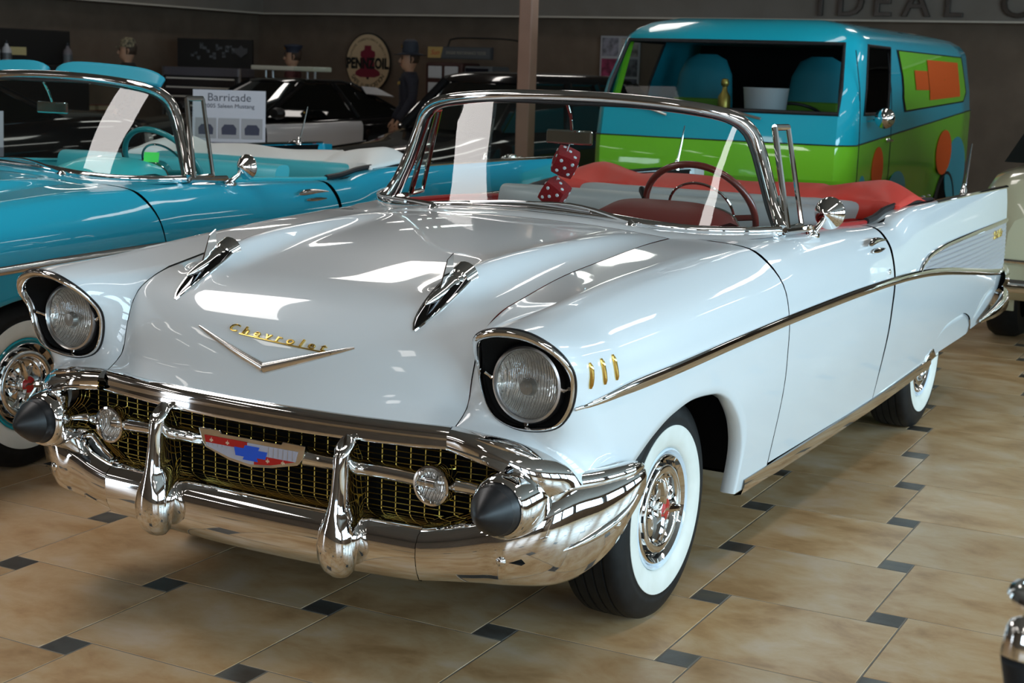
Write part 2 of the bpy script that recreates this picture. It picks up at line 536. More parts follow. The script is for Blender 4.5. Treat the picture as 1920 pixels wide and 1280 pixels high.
    k.grid(np.array(G)); k.build('fender_skirt', B, car, solid=.006); k.mirror().build('fender_skirt', B, car, solid=.006)

    # ---- hood
    k = MB(); xs = np.concatenate([np.linspace(-.5760, -.30, 26), np.linspace(-.28, .28, 16), np.linspace(.30, .5760, 26)])
    P = np.concatenate([np.linspace(0, 9, 46), np.linspace(9.1, 13, 44)])
    k.grid(np.array([[hood_pt(x * (1 - .0085 * np.clip((p - 5.5) / 2.5, 0, 1)), p) for x in xs] for p in P])); k.build('hood', B, car)
    # ---- cowl between hood and windshield
    fr = np.array([(0, .627), (.30, .627), (.576, .627), (.632, .640), (.675, .67), (.742, .755), (.800, .875), (.808, 1.02)])
    F = res(np.c_[fr, np.zeros(len(fr))], 30)[:, :2]
    G = []
    for t in np.linspace(0, 1, 9):
        row = []
        for i, (x, y) in enumerate(F):
            b = ws_base(.80 * i / 29)
            zf = hood_pt(min(x, .576), 13.0)[2] + .0 if x <= .576 else float(pchip([.576, .70, .803], [1.038, 1.040, 1.042], x)[0])
            zf -= .004 * (x > .58); a_ = np.array([x, y, zf]); p = a_ + (b - a_) * t; p[2] += .006 * math.sin(math.pi * t); row.append(p)
        G.append(row)
    G = np.array(G); k = MB().grid(G); k.grid(G * [-1, 1, 1]); k.build('cowl', B, car, merge=.0005)

    # ---- rear deck, tail panel
    k = MB(); G = []
    for y in np.linspace(2.95, 4.24, 20):
        t = (y - 2.95) / 1.29; zc = float(pchip([0, .5, .85, 1], [1.02, 1.005, .95, .88], t)[0]); ze = float(pchip([0, .5, 1], [1.018, .985, .89], t)[0])
        w = float(pchip([0, .5, 1], [.83, .845, .855], t)[0])
        G.append([(x * w, y, zc + (ze - zc) * abs(x) ** 2.5) for x in np.linspace(-1, 1, 25)])
    k.grid(np.array(G)); k.build('deck_lid', B, car)
    k = MB(); k.grid(np.array([[(x, 4.24 + .03 * (z < .6), z) for x in np.linspace(-.855, .855, 9)] for z in (.42, .55, .72, .88)])); k.build('tail_panel', B, car)

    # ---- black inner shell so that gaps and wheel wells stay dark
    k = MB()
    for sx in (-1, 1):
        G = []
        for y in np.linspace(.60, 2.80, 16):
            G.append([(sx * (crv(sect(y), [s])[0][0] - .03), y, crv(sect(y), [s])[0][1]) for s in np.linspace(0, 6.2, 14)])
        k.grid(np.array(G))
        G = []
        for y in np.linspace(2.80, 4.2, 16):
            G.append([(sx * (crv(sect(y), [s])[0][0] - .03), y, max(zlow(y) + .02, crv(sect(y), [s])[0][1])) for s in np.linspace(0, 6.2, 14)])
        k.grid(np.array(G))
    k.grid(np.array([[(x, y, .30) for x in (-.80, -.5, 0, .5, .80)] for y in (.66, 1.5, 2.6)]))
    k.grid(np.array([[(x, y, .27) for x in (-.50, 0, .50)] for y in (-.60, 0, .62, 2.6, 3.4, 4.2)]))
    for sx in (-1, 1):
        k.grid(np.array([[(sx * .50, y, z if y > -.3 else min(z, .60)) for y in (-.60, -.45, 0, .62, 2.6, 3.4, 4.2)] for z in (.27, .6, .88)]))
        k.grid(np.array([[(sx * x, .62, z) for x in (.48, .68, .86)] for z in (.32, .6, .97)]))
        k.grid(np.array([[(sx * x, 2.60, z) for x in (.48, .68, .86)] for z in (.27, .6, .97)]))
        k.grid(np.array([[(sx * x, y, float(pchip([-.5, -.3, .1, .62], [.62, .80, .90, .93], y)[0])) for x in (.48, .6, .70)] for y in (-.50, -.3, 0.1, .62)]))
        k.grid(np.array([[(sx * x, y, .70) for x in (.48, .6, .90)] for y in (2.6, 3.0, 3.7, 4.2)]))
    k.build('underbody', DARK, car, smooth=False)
def car_front(car, C):
    # ---- headlights: gasket, chrome bezel, black bucket, lamp
    n = 64
    O = crv(_BZ, np.linspace(0, 14, n, endpoint=False), True)
    cen = O.mean(0); hc = np.array([.757, -.625, .800])
    dirs = O - np.array([.757, 0, .812]); dirs[:, 1] = 0; dirs /= np.linalg.norm(dirs, axis=1)[:, None]
    th = np.arctan2(O[:, 2] - .812, O[:, 0] - .757)
    wid = .006 + .013 * np.clip(np.sin(th), 0, 1) + .003 * np.clip(np.cos(th), 0, 1)
    F = np.array([0, -1., 0])
    def ring(off, fwd): return O - dirs * np.asarray(off).reshape(-1, 1) + F * fwd
    a = np.linspace(0, 2*np.pi, n, endpoint=False)
    circ = lambda r, y: np.stack([.757 + r*np.cos(th), np.full(n, y), .800 + r*np.sin(th)], 1)
    for sx in (1, -1):
        mir = (lambda k: k) if sx == 1 else (lambda k: k.mirror())
        h = empty('headlight'); h.parent = car
        k = MB(); k.tube(ring(-.001, .002), .0038, 6, closed=True); mir(k).build('gasket', RUBBER, h)
        k = MB(); k.grid(np.array([ring(0, 0), ring(-.001, .008), ring(.003, .014), ring(wid * .6, .014), ring(wid, .006), ring(wid + .002, -.012)]), cv=True)
        mir(k).build('bezel', CHROME, h, ang=60)
        k = MB(); I = ring(wid + .0015, -.010); k.grid(np.array([I, I * .5 + circ(.104, -.615) * .5, circ(.101, -.606), circ(.086, -.600)]), cv=True)
        mir(k).build('bucket', DARK, h)
        k = MB()
        k.lathe([(.088, -.600), (.097, -.606), (.099, -.616), (.094, -.628), (.0885, -.630), (.086, -.624)], (.757, 0, .800), 'y', 56); mir(k).build('retaining_ring', STEEL, h)
        k = MB(); k.lathe([(.087, -.615), (.08, -.598), (.06, -.578), (.035, -.565), (.016, -.562), (.0, -.562)], (.757, 0, .800), 'y', 48)
        mir(k).build('reflector', C['reflector'], h)
        k = MB(); k.lathe([(0, -.652), (.02, -.651), (.045, -.646), (.068, -.637), (.082, -.627), (.0872, -.617)], (.757, 0, .800), 'y', 56)
        lens = mir(k).build('lens', C['lens'], h)
        k = MB(); k.lathe([(0, -.630), (.018, -.628), (.024, -.615), (.018, -.60), (.01, -.585)], (.757, 0, .793), 'y', 20)
        mir(k).build('bulb_shield', mat('bulb_shield', (.30, .29, .27), .3, .8), h)
        for q in (0.0, math.pi, -math.pi/2):   # small screw tabs
            i = int(np.argmin(np.abs((th - q + math.pi) % (2*math.pi) - math.pi)))
            p = (O[i] - dirs[i] * (wid[i] + .008)); k = MB(); e = np.array([.757, -.618, .80]) + dirs[i] * .10
            k.tube(np.array([p + F * 0, (p + e) / 2, e]), [.005, .004, .006], 8); mir(k).build('screw_tab', CHROME, h)

    # ---- chrome bar along the hood lip
    k = MB(); G = []
    for x in np.linspace(-.572, .572, 41):
        e = abs(x) / .572; c = hood_pt(x, 0.0)
        y, z = c[1], c[2] + .002
        drop = .052 - .006 * e ** 2
        G.append([(x, y + .010, z + .001), (x, y - .006, z + .001), (x, y - .016, z - .010), (x, y - .020, z - .026), (x, y - .018, z - .042), (x, y - .022, z - .050), (x, y - .020, z - drop - .008), (x, y - .006, z - drop - .012), (x, y + .03, z - drop - .006)])
    k.grid(np.array(G)); k.build('hood_bar', CHROME, car, ang=60)['label'] = 'chrome bar along the hood lip'
    # ---- chrome brows that continue the bar to each side
    T = res([(.578,-.665,.676),(.66,-.672,.672),(.74,-.658,.662),(.815,-.635,.639),(.868,-.612,.603),(.892,-.588,.560)], 26)
    Bm = res([(.578,-.684,.618),(.66,-.70,.610),(.735,-.698,.592),(.785,-.685,.566),(.815,-.660,.535),(.822,-.64,.520)], 26)
    G = []
    for t_, b_ in zip(T, Bm):
        d = b_ - t_; o = np.array([0.02, -1, .25]); o /= np.linalg.norm(o); L = np.linalg.norm(d)
        G.append([t_ + [0, .012, 0], t_ + o*.004, t_ + d*.18 + o*.018, t_ + d*.40 + o*.025, t_ + d*.62 + o*.022, t_ + d*.78 + o*.017, t_ + d*.84 + o*.021, t_ + d*.95 + o*.017, b_ + o*.004, b_ + [0, .03, .004]])
    k = MB(); k.grid(np.array(G)); k.cap([p for p in G[-1]])
    a = k.build('grille_brow', CHROME, car, ang=60); k.mirror().build('grille_brow', CHROME, car, ang=60)
    # raised teardrop on each brow
    k = MB(); P = res([(.655,-.695,.664),(.715,-.690,.656),(.775,-.672,.640),(.835,-.642,.612)], 16)
    k.tube(P, .010 * np.sin(np.linspace(.05, math.pi - .05, 16)) ** .7, 10, sx=.8); k.build('brow_ornament', CHROME, car); k.mirror().build('brow_ornament', CHROME, car)

    # ---- grille: gold mesh in front of a black cavity
    k = MB(); zt = lambda x: .632 - .05 * max(0, (abs(x) - .62) / .2) ** 1.5; yb = lambda x: -.655 + .06 * (abs(x) / .8) ** 3
    for x in np.arange(-.777, .79, .042):
        P = [(x, yb(x), z) for z in np.linspace(.385, zt(x), 6)]
        k.tube(P, .0021, 4, sx=.6)
    for z in np.arange(.388, .64, .0152):
        X = [x for x in np.linspace(-.80, .80, 41) if z < zt(x)]
        if len(X) > 2: k.tube([(x, yb(x) - .003, z) for x in X], .0015, 4)
    g = k.build('grille', GRGOLD, car); g['kind'] = 'stuff'; g['label'] = 'gold wire mesh grille'
    k = MB(); G = [[(x, yb(x) + .05, z) for x in np.linspace(-.84, .84, 21)] for z in (.30, .45, .56, .58)]
    G.append([(x, -.665 + .10 * (abs(x) / .84) ** 4, .655 - .075 * (abs(x) / .84) ** 4) for x in np.linspace(-.84, .84, 21)]); k.grid(np.array(G))
    k.grid(np.array([[(x, y, .372) for x in np.linspace(-.80, .80, 9)] for y in (-.70, -.60)]))
    for sx in (-1, 1): k.grid(np.array([[(sx * x, y, z) for x, y in ((.80, -.56), (.86, -.58), (.885, -.50))] for z in (.40, .52, .575)]))
    k.build('grille_cavity', DARK, car, smooth=False)
    # ---- cross bar with parking lamps
    P = res([(-.535,-.672,.527),(-.42,-.685,.535),(-.25,-.702,.540),(0,-.712,.542),(.25,-.702,.540),(.42,-.685,.535),(.535,-.672,.527)], 41)
    k = MB(); k.tube(P + [0, .014, 0], .022, 14, sx=1.5); k.build('grille_bar', CHROME, car)
    for sx in (1, -1):
        mir = (lambda k: k) if sx == 1 else (lambda k: k.mirror())
        p = empty('parking_lamp'); p.parent = car
        k = MB(); k.lathe([(.018, -.585), (.034, -.60), (.046, -.63), (.0525, -.668), (.0535, -.690), (.0515, -.700), (.046, -.701), (.0425, -.692)], (.537, 0, .527), 'y', 32)
        k.tube(res([(.575,-.655,.527),(.62,-.645,.523),(.68,-.630,.515)], 8), [.020, .019, .018, .018, .017, .017, .016, .014], 10); mir(k).build('housing', CHROME, p)
        k = MB(); k.lathe([(0, -.708), (.018, -.7065), (.034, -.700), (.043, -.692)], (.537, 0, .527), 'y', 32); mir(k).build('lens', C['plens'], p)
        k = MB(); k.lathe([(.043, -.690), (.024, -.672), (.010, -.668), (.009, -.684), (0, -.686)], (.537, 0, .527), 'y', 24); mir(k).build('reflector', mat('lamp_reflector', (.72, .70, .66), .16, 1.0), p)
    # ---- centre emblem: shield with red, white and blue fields
    em = empty('grille_emblem'); em.parent = car; em['label'] = 'shield emblem with blue bow tie on red and white'
    E0 = frame((0.0, -.733, .540), (1, 0, 0), (0, .05, 1))
    sh = [(-.178,.040),(-.105,.042),(-.10,.034),(.10,.034),(.105,.042),(.178,.040),(.172,.006),(.155,-.014),(.07,-.034),(0,-.042),(-.07,-.034),(-.15,-.012),(-.165,.006)]
    MB().prism(sh, .014).moved(E0 @ Matrix.Translation((0, 0, -.010))).build('shield', CHROME, em, smooth=False, bevel=.002)
    k = MB(); k.tube(res([(.165,-.722,.545),(.20,-.712,.541),(.24,-.705,.539)], 6), [.020, .019, .018, .018, .018, .017], 12, sx=.7)
    k.build('shield_mount', CHROME, em); k.mirror().build('shield_mount', CHROME, em)
    def fld(nm, poly, m, z): MB().prism(poly, .0012).moved(E0 @ Matrix.Translation((0, 0, z))).build(nm, m, em, smooth=False)
    fld('white_field', [(-.155,.022),(.155,.022),(.148,-.006),(.07,-.026),(0,-.034),(-.07,-.026),(-.148,-.006)], LILAC, .0042)
    fld('red_field', [(-.155,.023),(-.01,.023),(-.01,.004),(-.150,.004)], REDP, .0050)
    fld('red_field', [(.015,-.006),(.148,-.006),(.07,-.0262),(.015,-.0325)], REDP, .0050)
    fld('bow_tie', [(-.052,.006),(-.046,-.016),(-.018,-.016),(-.022,-.024),(.028,-.024),(.024,-.014),(.052,-.014),(.058,.006),(.028,.006),(.032,.015),(-.016,.015),(-.020,.006)], BLUEP, .0062)
    for x, z in ((-.13,.013),(-.075,.013),(.06,-.0155),(.11,-.013)):
        fld('fleur_de_lis', [(x-.006,z-.003),(x-.004,z+.002),(x-.0015,z-.001),(x,z+.006),(x+.0015,z-.001),(x+.004,z+.002),(x+.006,z-.003),(x+.0015,z-.003),(x+.0015,z-.006),(x-.0015,z-.006),(x-.0015,z-.003)], mat('pale_metal', (.8, .66, .5), .3, .6), .0062)
    for x in np.arange(-.14, .15, .0155):
        if x < -.055: fld('white_rib', [(x,-.003),(x+.0016,-.003),(x+.0016,.003),(x,.003)], STEEL, .0052)
        elif x > .06: fld('white_rib', [(x,-.004),(x+.0016,-.004),(x+.0016,.020),(x,.020)], STEEL, .0052)

    # ---- hood V emblem and gold script
    def onhood(x, z):   # point of the hood front face at height z
        lo, hi = 0.0, 8.0
        for _ in range(40):
            m = (lo + hi) / 2
            if hood_pt(x, m)[2] < z: lo = m
            else: hi = m
        return hood_pt(x, lo)
    v = empty('hood_emblem'); v.parent = car; v['label'] = 'chrome V emblem with gold script'
    for sx in (-1, 1):
        k = MB(); P = []; r = []
        for t in np.linspace(0, 1, 14):
            p = onhood(sx * .258 * t, .752 + .079 * t); P.append(p + [0, -.002, .001]); r.append(.013 * (1 - t) ** .7 + .003)
        k.tube(P, r, 12, sx=.75, up=(0, -.3, 1)); k.build('wing', SATIN, v)
    t = text_mb('Chevrolet', .052, .0022, .30, spacing=1.75, bev=.0006); k = MB(); k.f = t.f
    w = max(p[0] for p in t.v); z0 = .842
    for p in t.v:
        x = p[0] / w * .168 + .012; q = onhood(x, z0 - .010 - .012 * (x / .2) + p[1] * .50); k.v.append(tuple(q + np.array([0, -.85, .5]) * (p[2] + .004)))
    k.build('script', GOLD, v, ang=30)['kind'] = 'stuff'
    k = MB(); P = [onhood(x, z0 - .0205 - .012 * (x / .2)) + [0, -.005, .003] for x in np.linspace(-.105, .20, 16)]; k.tube(P, .0022, 6); k.build('script_underline', GOLD, v)

    # ---- hood rockets
    for sx in (1, -1):
        mir = (lambda k: k) if sx == 1 else (lambda k: k.mirror())
        r = empty('hood_rocket'); r.parent = car
        A0 = np.array([.398, -.575, .912]); A1 = np.array([.403, -.335, .985]); ax = (A1 - A0) / np.linalg.norm(A1 - A0)
        upv = np.cross(np.array([1, 0, 0]), ax); upv /= np.linalg.norm(upv)
        # recessed chrome pan
        k = MB(); G = []
        for t in np.linspace(0, 1, 14):
            c = A0 + (A1 - A0) * t * .86; w = .036 * math.sin(math.pi * (.001 + .60 * t)) ** .6
            G.append([hood_z(c[0] + w * math.cos(q), c[1])[:3] * [1, 1, 0] + [0, 0, hood_z(c[0] + w * math.cos(q), c[1])[2] + .002 + .010 * math.sin(q) * (.3 + t)] for q in np.linspace(0, math.pi, 11)])
        k.grid(np.array(G)); mir(k).build('pan', mat('dark_chrome', (.10, .10, .105), .06, 1.0), r)
        k = MB(); E_ = [g[0] for g in G[::-1]] + [g[-1] for g in G]; k.tube(E_, .0035, 6); mir(k).build('pan_rim', CHROME, r)
        k = MB(); c0 = A0 + ax * .055 + upv * .018
        L = [(0.0, .002), (.02, .008), (.05, .013), (.09, .015), (.115, .020), (.125, .026), (.132, .0275), (.138, .026), (.142, .029), (.150, .0305), (.156, .029), (.160, .034), (.205, .038), (.210, .035)]
        k.tube(np.array([c0 + ax * s for s, _ in L]), [q for _, q in L], 20); mir(k).build('body', CHROME, r, ang=35)
        k = MB(); f0 = c0 + ax * .075 + upv * .012; f1 = c0 + ax * .140 + upv * .020; f2 = c0 + ax * .158 + upv * .080; f3 = c0 + ax * .128 + upv * .074
        e = np.array([.0028, 0, 0]); V = [p + sg * e * (1 if i < 2 else .5) for sg in (-1, 1) for i, p in enumerate((f0, f1, f2, f3))]
        k.add(V, [(0, 1, 2, 3), (7, 6, 5, 4), (0, 4, 5, 1), (1, 5, 6, 2), (2, 6, 7, 3), (3, 7, 4, 0)]); mir(k).build('fin', CHROME, r, smooth=False)

    # ---- front bumper: centre section and two wings
    cn = lambda x: [(x, -.655 , .428), (x, -.712, .420), (x, -.738, .398), (x, -.748, .374), (x, -.749, .34), (x, -.742, .30), (x, -.728, .268), (x, -.715, .262), (x, -.68, .266)]
    def row(x, dy, zt, zb, prof=None):
        P = np.array(cn(x)); P[:, 1] += dy; z = P[:, 2]; P[:, 2] = zb + (z - .262) / (.428 - .262) * (zt - zb); return P
    b = empty('front_bumper'); b.parent = car; b['label'] = 'chrome front bumper with guards and bullets'
    xs = np.linspace(-.518, .518, 31); k = MB(); k.grid(np.array([row(x, .012 * (abs(x) / .52) ** 2, .428, .262 + .016 * (abs(x) / .52) ** 2) for x in xs])); k.build('bumper_center', CHROME, b, ang=60)
    W = [row(.520, .012, .428, .280), row(.60, .022, .445, .290) + np.array([[0, .05, .02]] + [[0, 0, 0]] * 8), row(.68, .036, .470, .298) + np.array([[0, .07, .04]] + [[0, 0, 0]] * 8),
         np.array([(.745,-.56,.545),(.752,-.655,.500),(.758,-.69,.472),(.762,-.703,.445),(.762,-.706,.405),(.76,-.698,.35),(.755,-.68,.31),(.75,-.665,.302),(.74,-.64,.304)]),
         np.array([(.82,-.52,.566),(.838,-.575,.563),(.852,-.618,.535),(.86,-.638,.495),(.862,-.642,.43),(.858,-.632,.36),(.846,-.608,.312),(.838,-.596,.302),(.82,-.575,.304)]),
         np.array([(.865,-.46,.572),(.890,-.500,.570),(.912,-.528,.545),(.922,-.542,.505),(.924,-.545,.455),(.918,-.538,.39),(.900,-.522,.338),(.890,-.514,.326),(.87,-.50,.328)]),
         np.array([(.895,-.40,.572),(.925,-.425,.572),(.947,-.438,.553),(.956,-.446,.52),(.957,-.448,.482),(.951,-.446,.435),(.936,-.440,.398),(.926,-.437,.390),(.905,-.43,.392)]),
         np.array([(.915,-.345,.570),(.940,-.352,.570),(.957,-.358,.558),(.964,-.362,.54),(.965,-.364,.518),(.961,-.364,.498),(.950,-.362,.486),(.942,-.360,.484),(.925,-.356,.486)]),
         np.array([(.920,-.322,.562),(.938,-.326,.561),(.950,-.328,.553),(.954,-.330,.54),(.954,-.330,.525),(.951,-.330,.512),(.943,-.329,.505),(.937,-.328,.504),(.925,-.325,.506)])]
    W = np.array(W); D = np.stack([crv(W[:, i], np.linspace(0, len(W) - 1, 49)) for i in range(9)], 1)
    k = MB(); k.grid(D); k.cap(D[-1]); k.build('bumper_wing', CHROME, b, ang=60); k.mirror().build('bumper_wing', CHROME, b, ang=60)
    for sx in (1, -1):
        mir = (lambda k: k) if sx == 1 else (lambda k: k.mirror())
        bl = empty('bumper_bullet'); bl.parent = b
        k = MB(); k.lathe([(.074, -.58), (.084, -.60), (.086, -.65), (.084, -.70), (.079, -.732), (.073, -.746), (.066, -.750), (.060, -.746)], (.757, 0, .518), 'y', 40); mir(k).build('shell', CHROME, bl, ang=60)
        k = MB(); k.lathe([(.0625, -.740), (.0640, -.752), (.0615, -.765), (.058, -.774), (.059, -.777), (.056, -.782), (.040, -.806), (.022, -.828), (.012, -.837), (.005, -.841), (0, -.842)], (.757, 0, .518), 'y', 36); mir(k).build('rubber_tip', RUBBER, bl)
        k = MB(); k.tube(res([(.757,-.665,.600),(.757,-.685,.603),(.757,-.715,.600)], 8), .013 * np.sin(np.linspace(.3, 2.84, 8)), 10); mir(k).build('bullet_recess', mat('dark_chrome', (.10, .10, .105), .06, 1.0), bl)
        # guard
        k = MB(); G = []
        for z, w, yf, ybk in ((.262,.006,-.765,-.745),(.268,.026,-.780,-.735),(.285,.043,-.797,-.73),(.315,.053,-.811,-.73),(.350,.056,-.815,-.72),(.385,.0535,-.811,-.70),(.405,.048,-.806,-.69),(.420,.041,-.803,-.68),(.435,.034,-.800,-.665),(.460,.0295,-.794,-.66),(.500,.027,-.787,-.665),(.545,.0255,-.780,-.68),(.575,.025,-.776,-.70),(.592,.023,-.770,-.715),(.600,.016,-.757,-.725),(.602,.004,-.745,-.735)):
            t_ = np.linspace(0, 2*np.pi, 28, endpoint=False); yc, yr = (yf + ybk) / 2, (ybk - yf) / 2
            c_, s_ = np.cos(t_), np.sin(t_)
            G.append(np.stack([.306 + w * np.sign(c_) * np.abs(c_) ** .85, yc + yr * s_, np.full(28, z) + .015 * (s_ + 1) * (z > .41)], 1))
        k.grid(np.array(G), cv=True); k.cap(G[0]); k.cap(G[-1]); mir(k).build('bumper_guard', CHROME, b, ang=70)
        for iu, jv in ((int(np.argmin(np.abs(D[:, 5, 0] - .748) + (D[:, 5, 1] > -.5))), 4), (int(np.argmin(np.abs(D[:, 3, 1] + .470) + (D[:, 3, 0] < .6))), 4)):
            p = D[iu][jv] * .5 + D[iu][jv + 1] * .5; nn = np.cross(D[iu + 1][jv] - D[iu - 1][jv], D[iu][jv + 1] - D[iu][jv - 1]); q = Vector(nn if nn[1] < 0 else -nn).normalized(); k = MB(); k.lathe([(.0125, -.004), (.0125, .002), (.009, .006), (.004, .008), (0, .0085)], (0, 0, 0), 'z', 16)
            M2 = Matrix.Translation(p) @ q.to_track_quat('Z', 'Y').to_matrix().to_4x4(); mir(k.moved(M2)).build('bumper_bolt', CHROME, b)
        k = MB(); iv = [i for i in range(len(D)) if D[i, 4, 0] > .868 and D[i, 4, 1] < -.40]; P = res(np.array([D[i, 4] * .55 + D[i, 5] * .45 + [0, 0, .02 * t] for i, t in zip(iv, np.linspace(0, 1, len(iv)))]), 16); k.tube(P, .013 * np.sin(np.linspace(.1, 2.9, 16)) ** .8, 10, sx=.8); mir(k).build('bumper_spear', CHROME, b)
        iv = [i for i in range(len(D)) if D[i, 1, 0] > .80]; P = np.array([D[i, 1] * .45 + D[i, 2] * .55 for i in iv]); P[:, 0] -= .012; P[:, 1] += .010; k = MB(); k.tube(res(P, 24), np.concatenate([np.linspace(.012, .030, 5), np.linspace(.030, .024, 14), [.021, .018, .014, .010, .004]]), 14); mir(k).build('bumper_roll', CHROME, b)


def wheel(car, x, y, C, name='wheel'):
    w = empty(name); w.parent = car
    z = .322; sg = 1 if x > 0 else -1; xo = x
    def pf(L): return [(r, xo + sg * h) for r, h in L]
    c = (0, y, z)
    t = MB(); t.lathe(pf([(.175, -.07), (.20, -.092), (.25, -.098), (.29, -.090), (.312, -.078), (.3195, -.066), (.3205, -.055), (.3205, -.052), (.3165, -.050), (.3165, -.046), (.3215, -.044), (.322, -.020), (.3175, -.018), (.3175, -.014), (.322, -.012), (.322, .012), (.3175, .014), (.3175, .018), (.322, .020), (.3215, .044), (.3165, .046), (.3165, .050), (.3205, .052), (.3195, .066), (.312, .078), (.300, .085), (.285, .0905), (.270, .094), (.262, .0955), (.258, .0945), (.248, .0965), (.244, .0975)]), c, 'x', 96)
    t.build('tyre', TYRE, w, ang=40)
    MB().lathe(pf([(.246, .0955), (.2445, .0985), (.235, .0995), (.21, .099), (.19, .094), (.180, .086), (.176, .074)]), c, 'x', 80).build('whitewall', WWALL, w)
    MB().lathe(pf([(.178, .070), (.1765, .086), (.172, .089), (.167, .084), (.162, .074), (.15, .07)]), c, 'x', 64).build('rim', C['rim'], w)
    h = MB(); h.lathe(pf([(.163, .078), (.160, .086), (.155, .088), (.150, .080), (.140, .062), (.1335, .050), (.1315, .050), (.1290, .084), (.126, .087), (.108, .087), (.103, .082), (.099, .064), (.094, .058), (.06, .056), (.035, .060), (.0, .062)]), c, 'x', 64).build('hubcap', CHROME, w, ang=50)
    for i in range(16):   # the dark slots of the hubcap
        a = 2*math.pi*i/16; M_ = Matrix.Translation(c) @ Matrix.Rotation(a, 4, 'X')
        MB().box((xo + sg * .0720, 0, .1275), (.024, .019, .0085)).moved(M_).build('hubcap_slot', BLACK, w, smooth=False)
    for i in range(3):   # spinner blades
        a = 2*math.pi*i/3 + .35; M_ = Matrix.Translation(c) @ Matrix.Rotation(a, 4, 'X')
        k = MB(); k.tube([(xo + sg*.070, 0, .0), (xo + sg*.084, 0, .035), (xo + sg*.092, 0, .065), (xo + sg*.092, 0, .098), (xo + sg*.090, 0, .104)], [.022, .018, .0145, .011, .002], 8, sx=.8)
        k.moved(M_).build('spinner_blade', CHROME, w, ang=30)
        k = MB(); k.tube([(xo + sg*.062, 0, .02), (xo + sg*.066, 0, .06), (xo + sg*.062, 0, .088)], [.012, .008, .002], 4); k.moved(Matrix.Translation(c) @ Matrix.Rotation(a + 1.05, 4, 'X')).build('spinner_ray', CHROME, w, smooth=False)
    MB().lathe(pf([(.036, .060), (.036, .088), (.033, .094), (.0315, .095)]), c, 'x', 32).build('spinner_hub', CHROME, w)
    MB().lathe(pf([(.032, .0945), (.02, .098), (0, .0995)]), c, 'x', 32).build('center_badge', REDP, w)
    MB().prism([(-.026, -.008), (-.006, .001), (.006, -.004), (.026, .009), (.022, .013), (.006, .003), (-.006, .008), (-.024, -.003)], .002).moved(Matrix.Translation(c) @ frame((xo + sg * .0985, 0, 0), (0, sg, 0), (0, 0, 1))).build('badge_mark', CHROME, w, smooth=False)
    return w
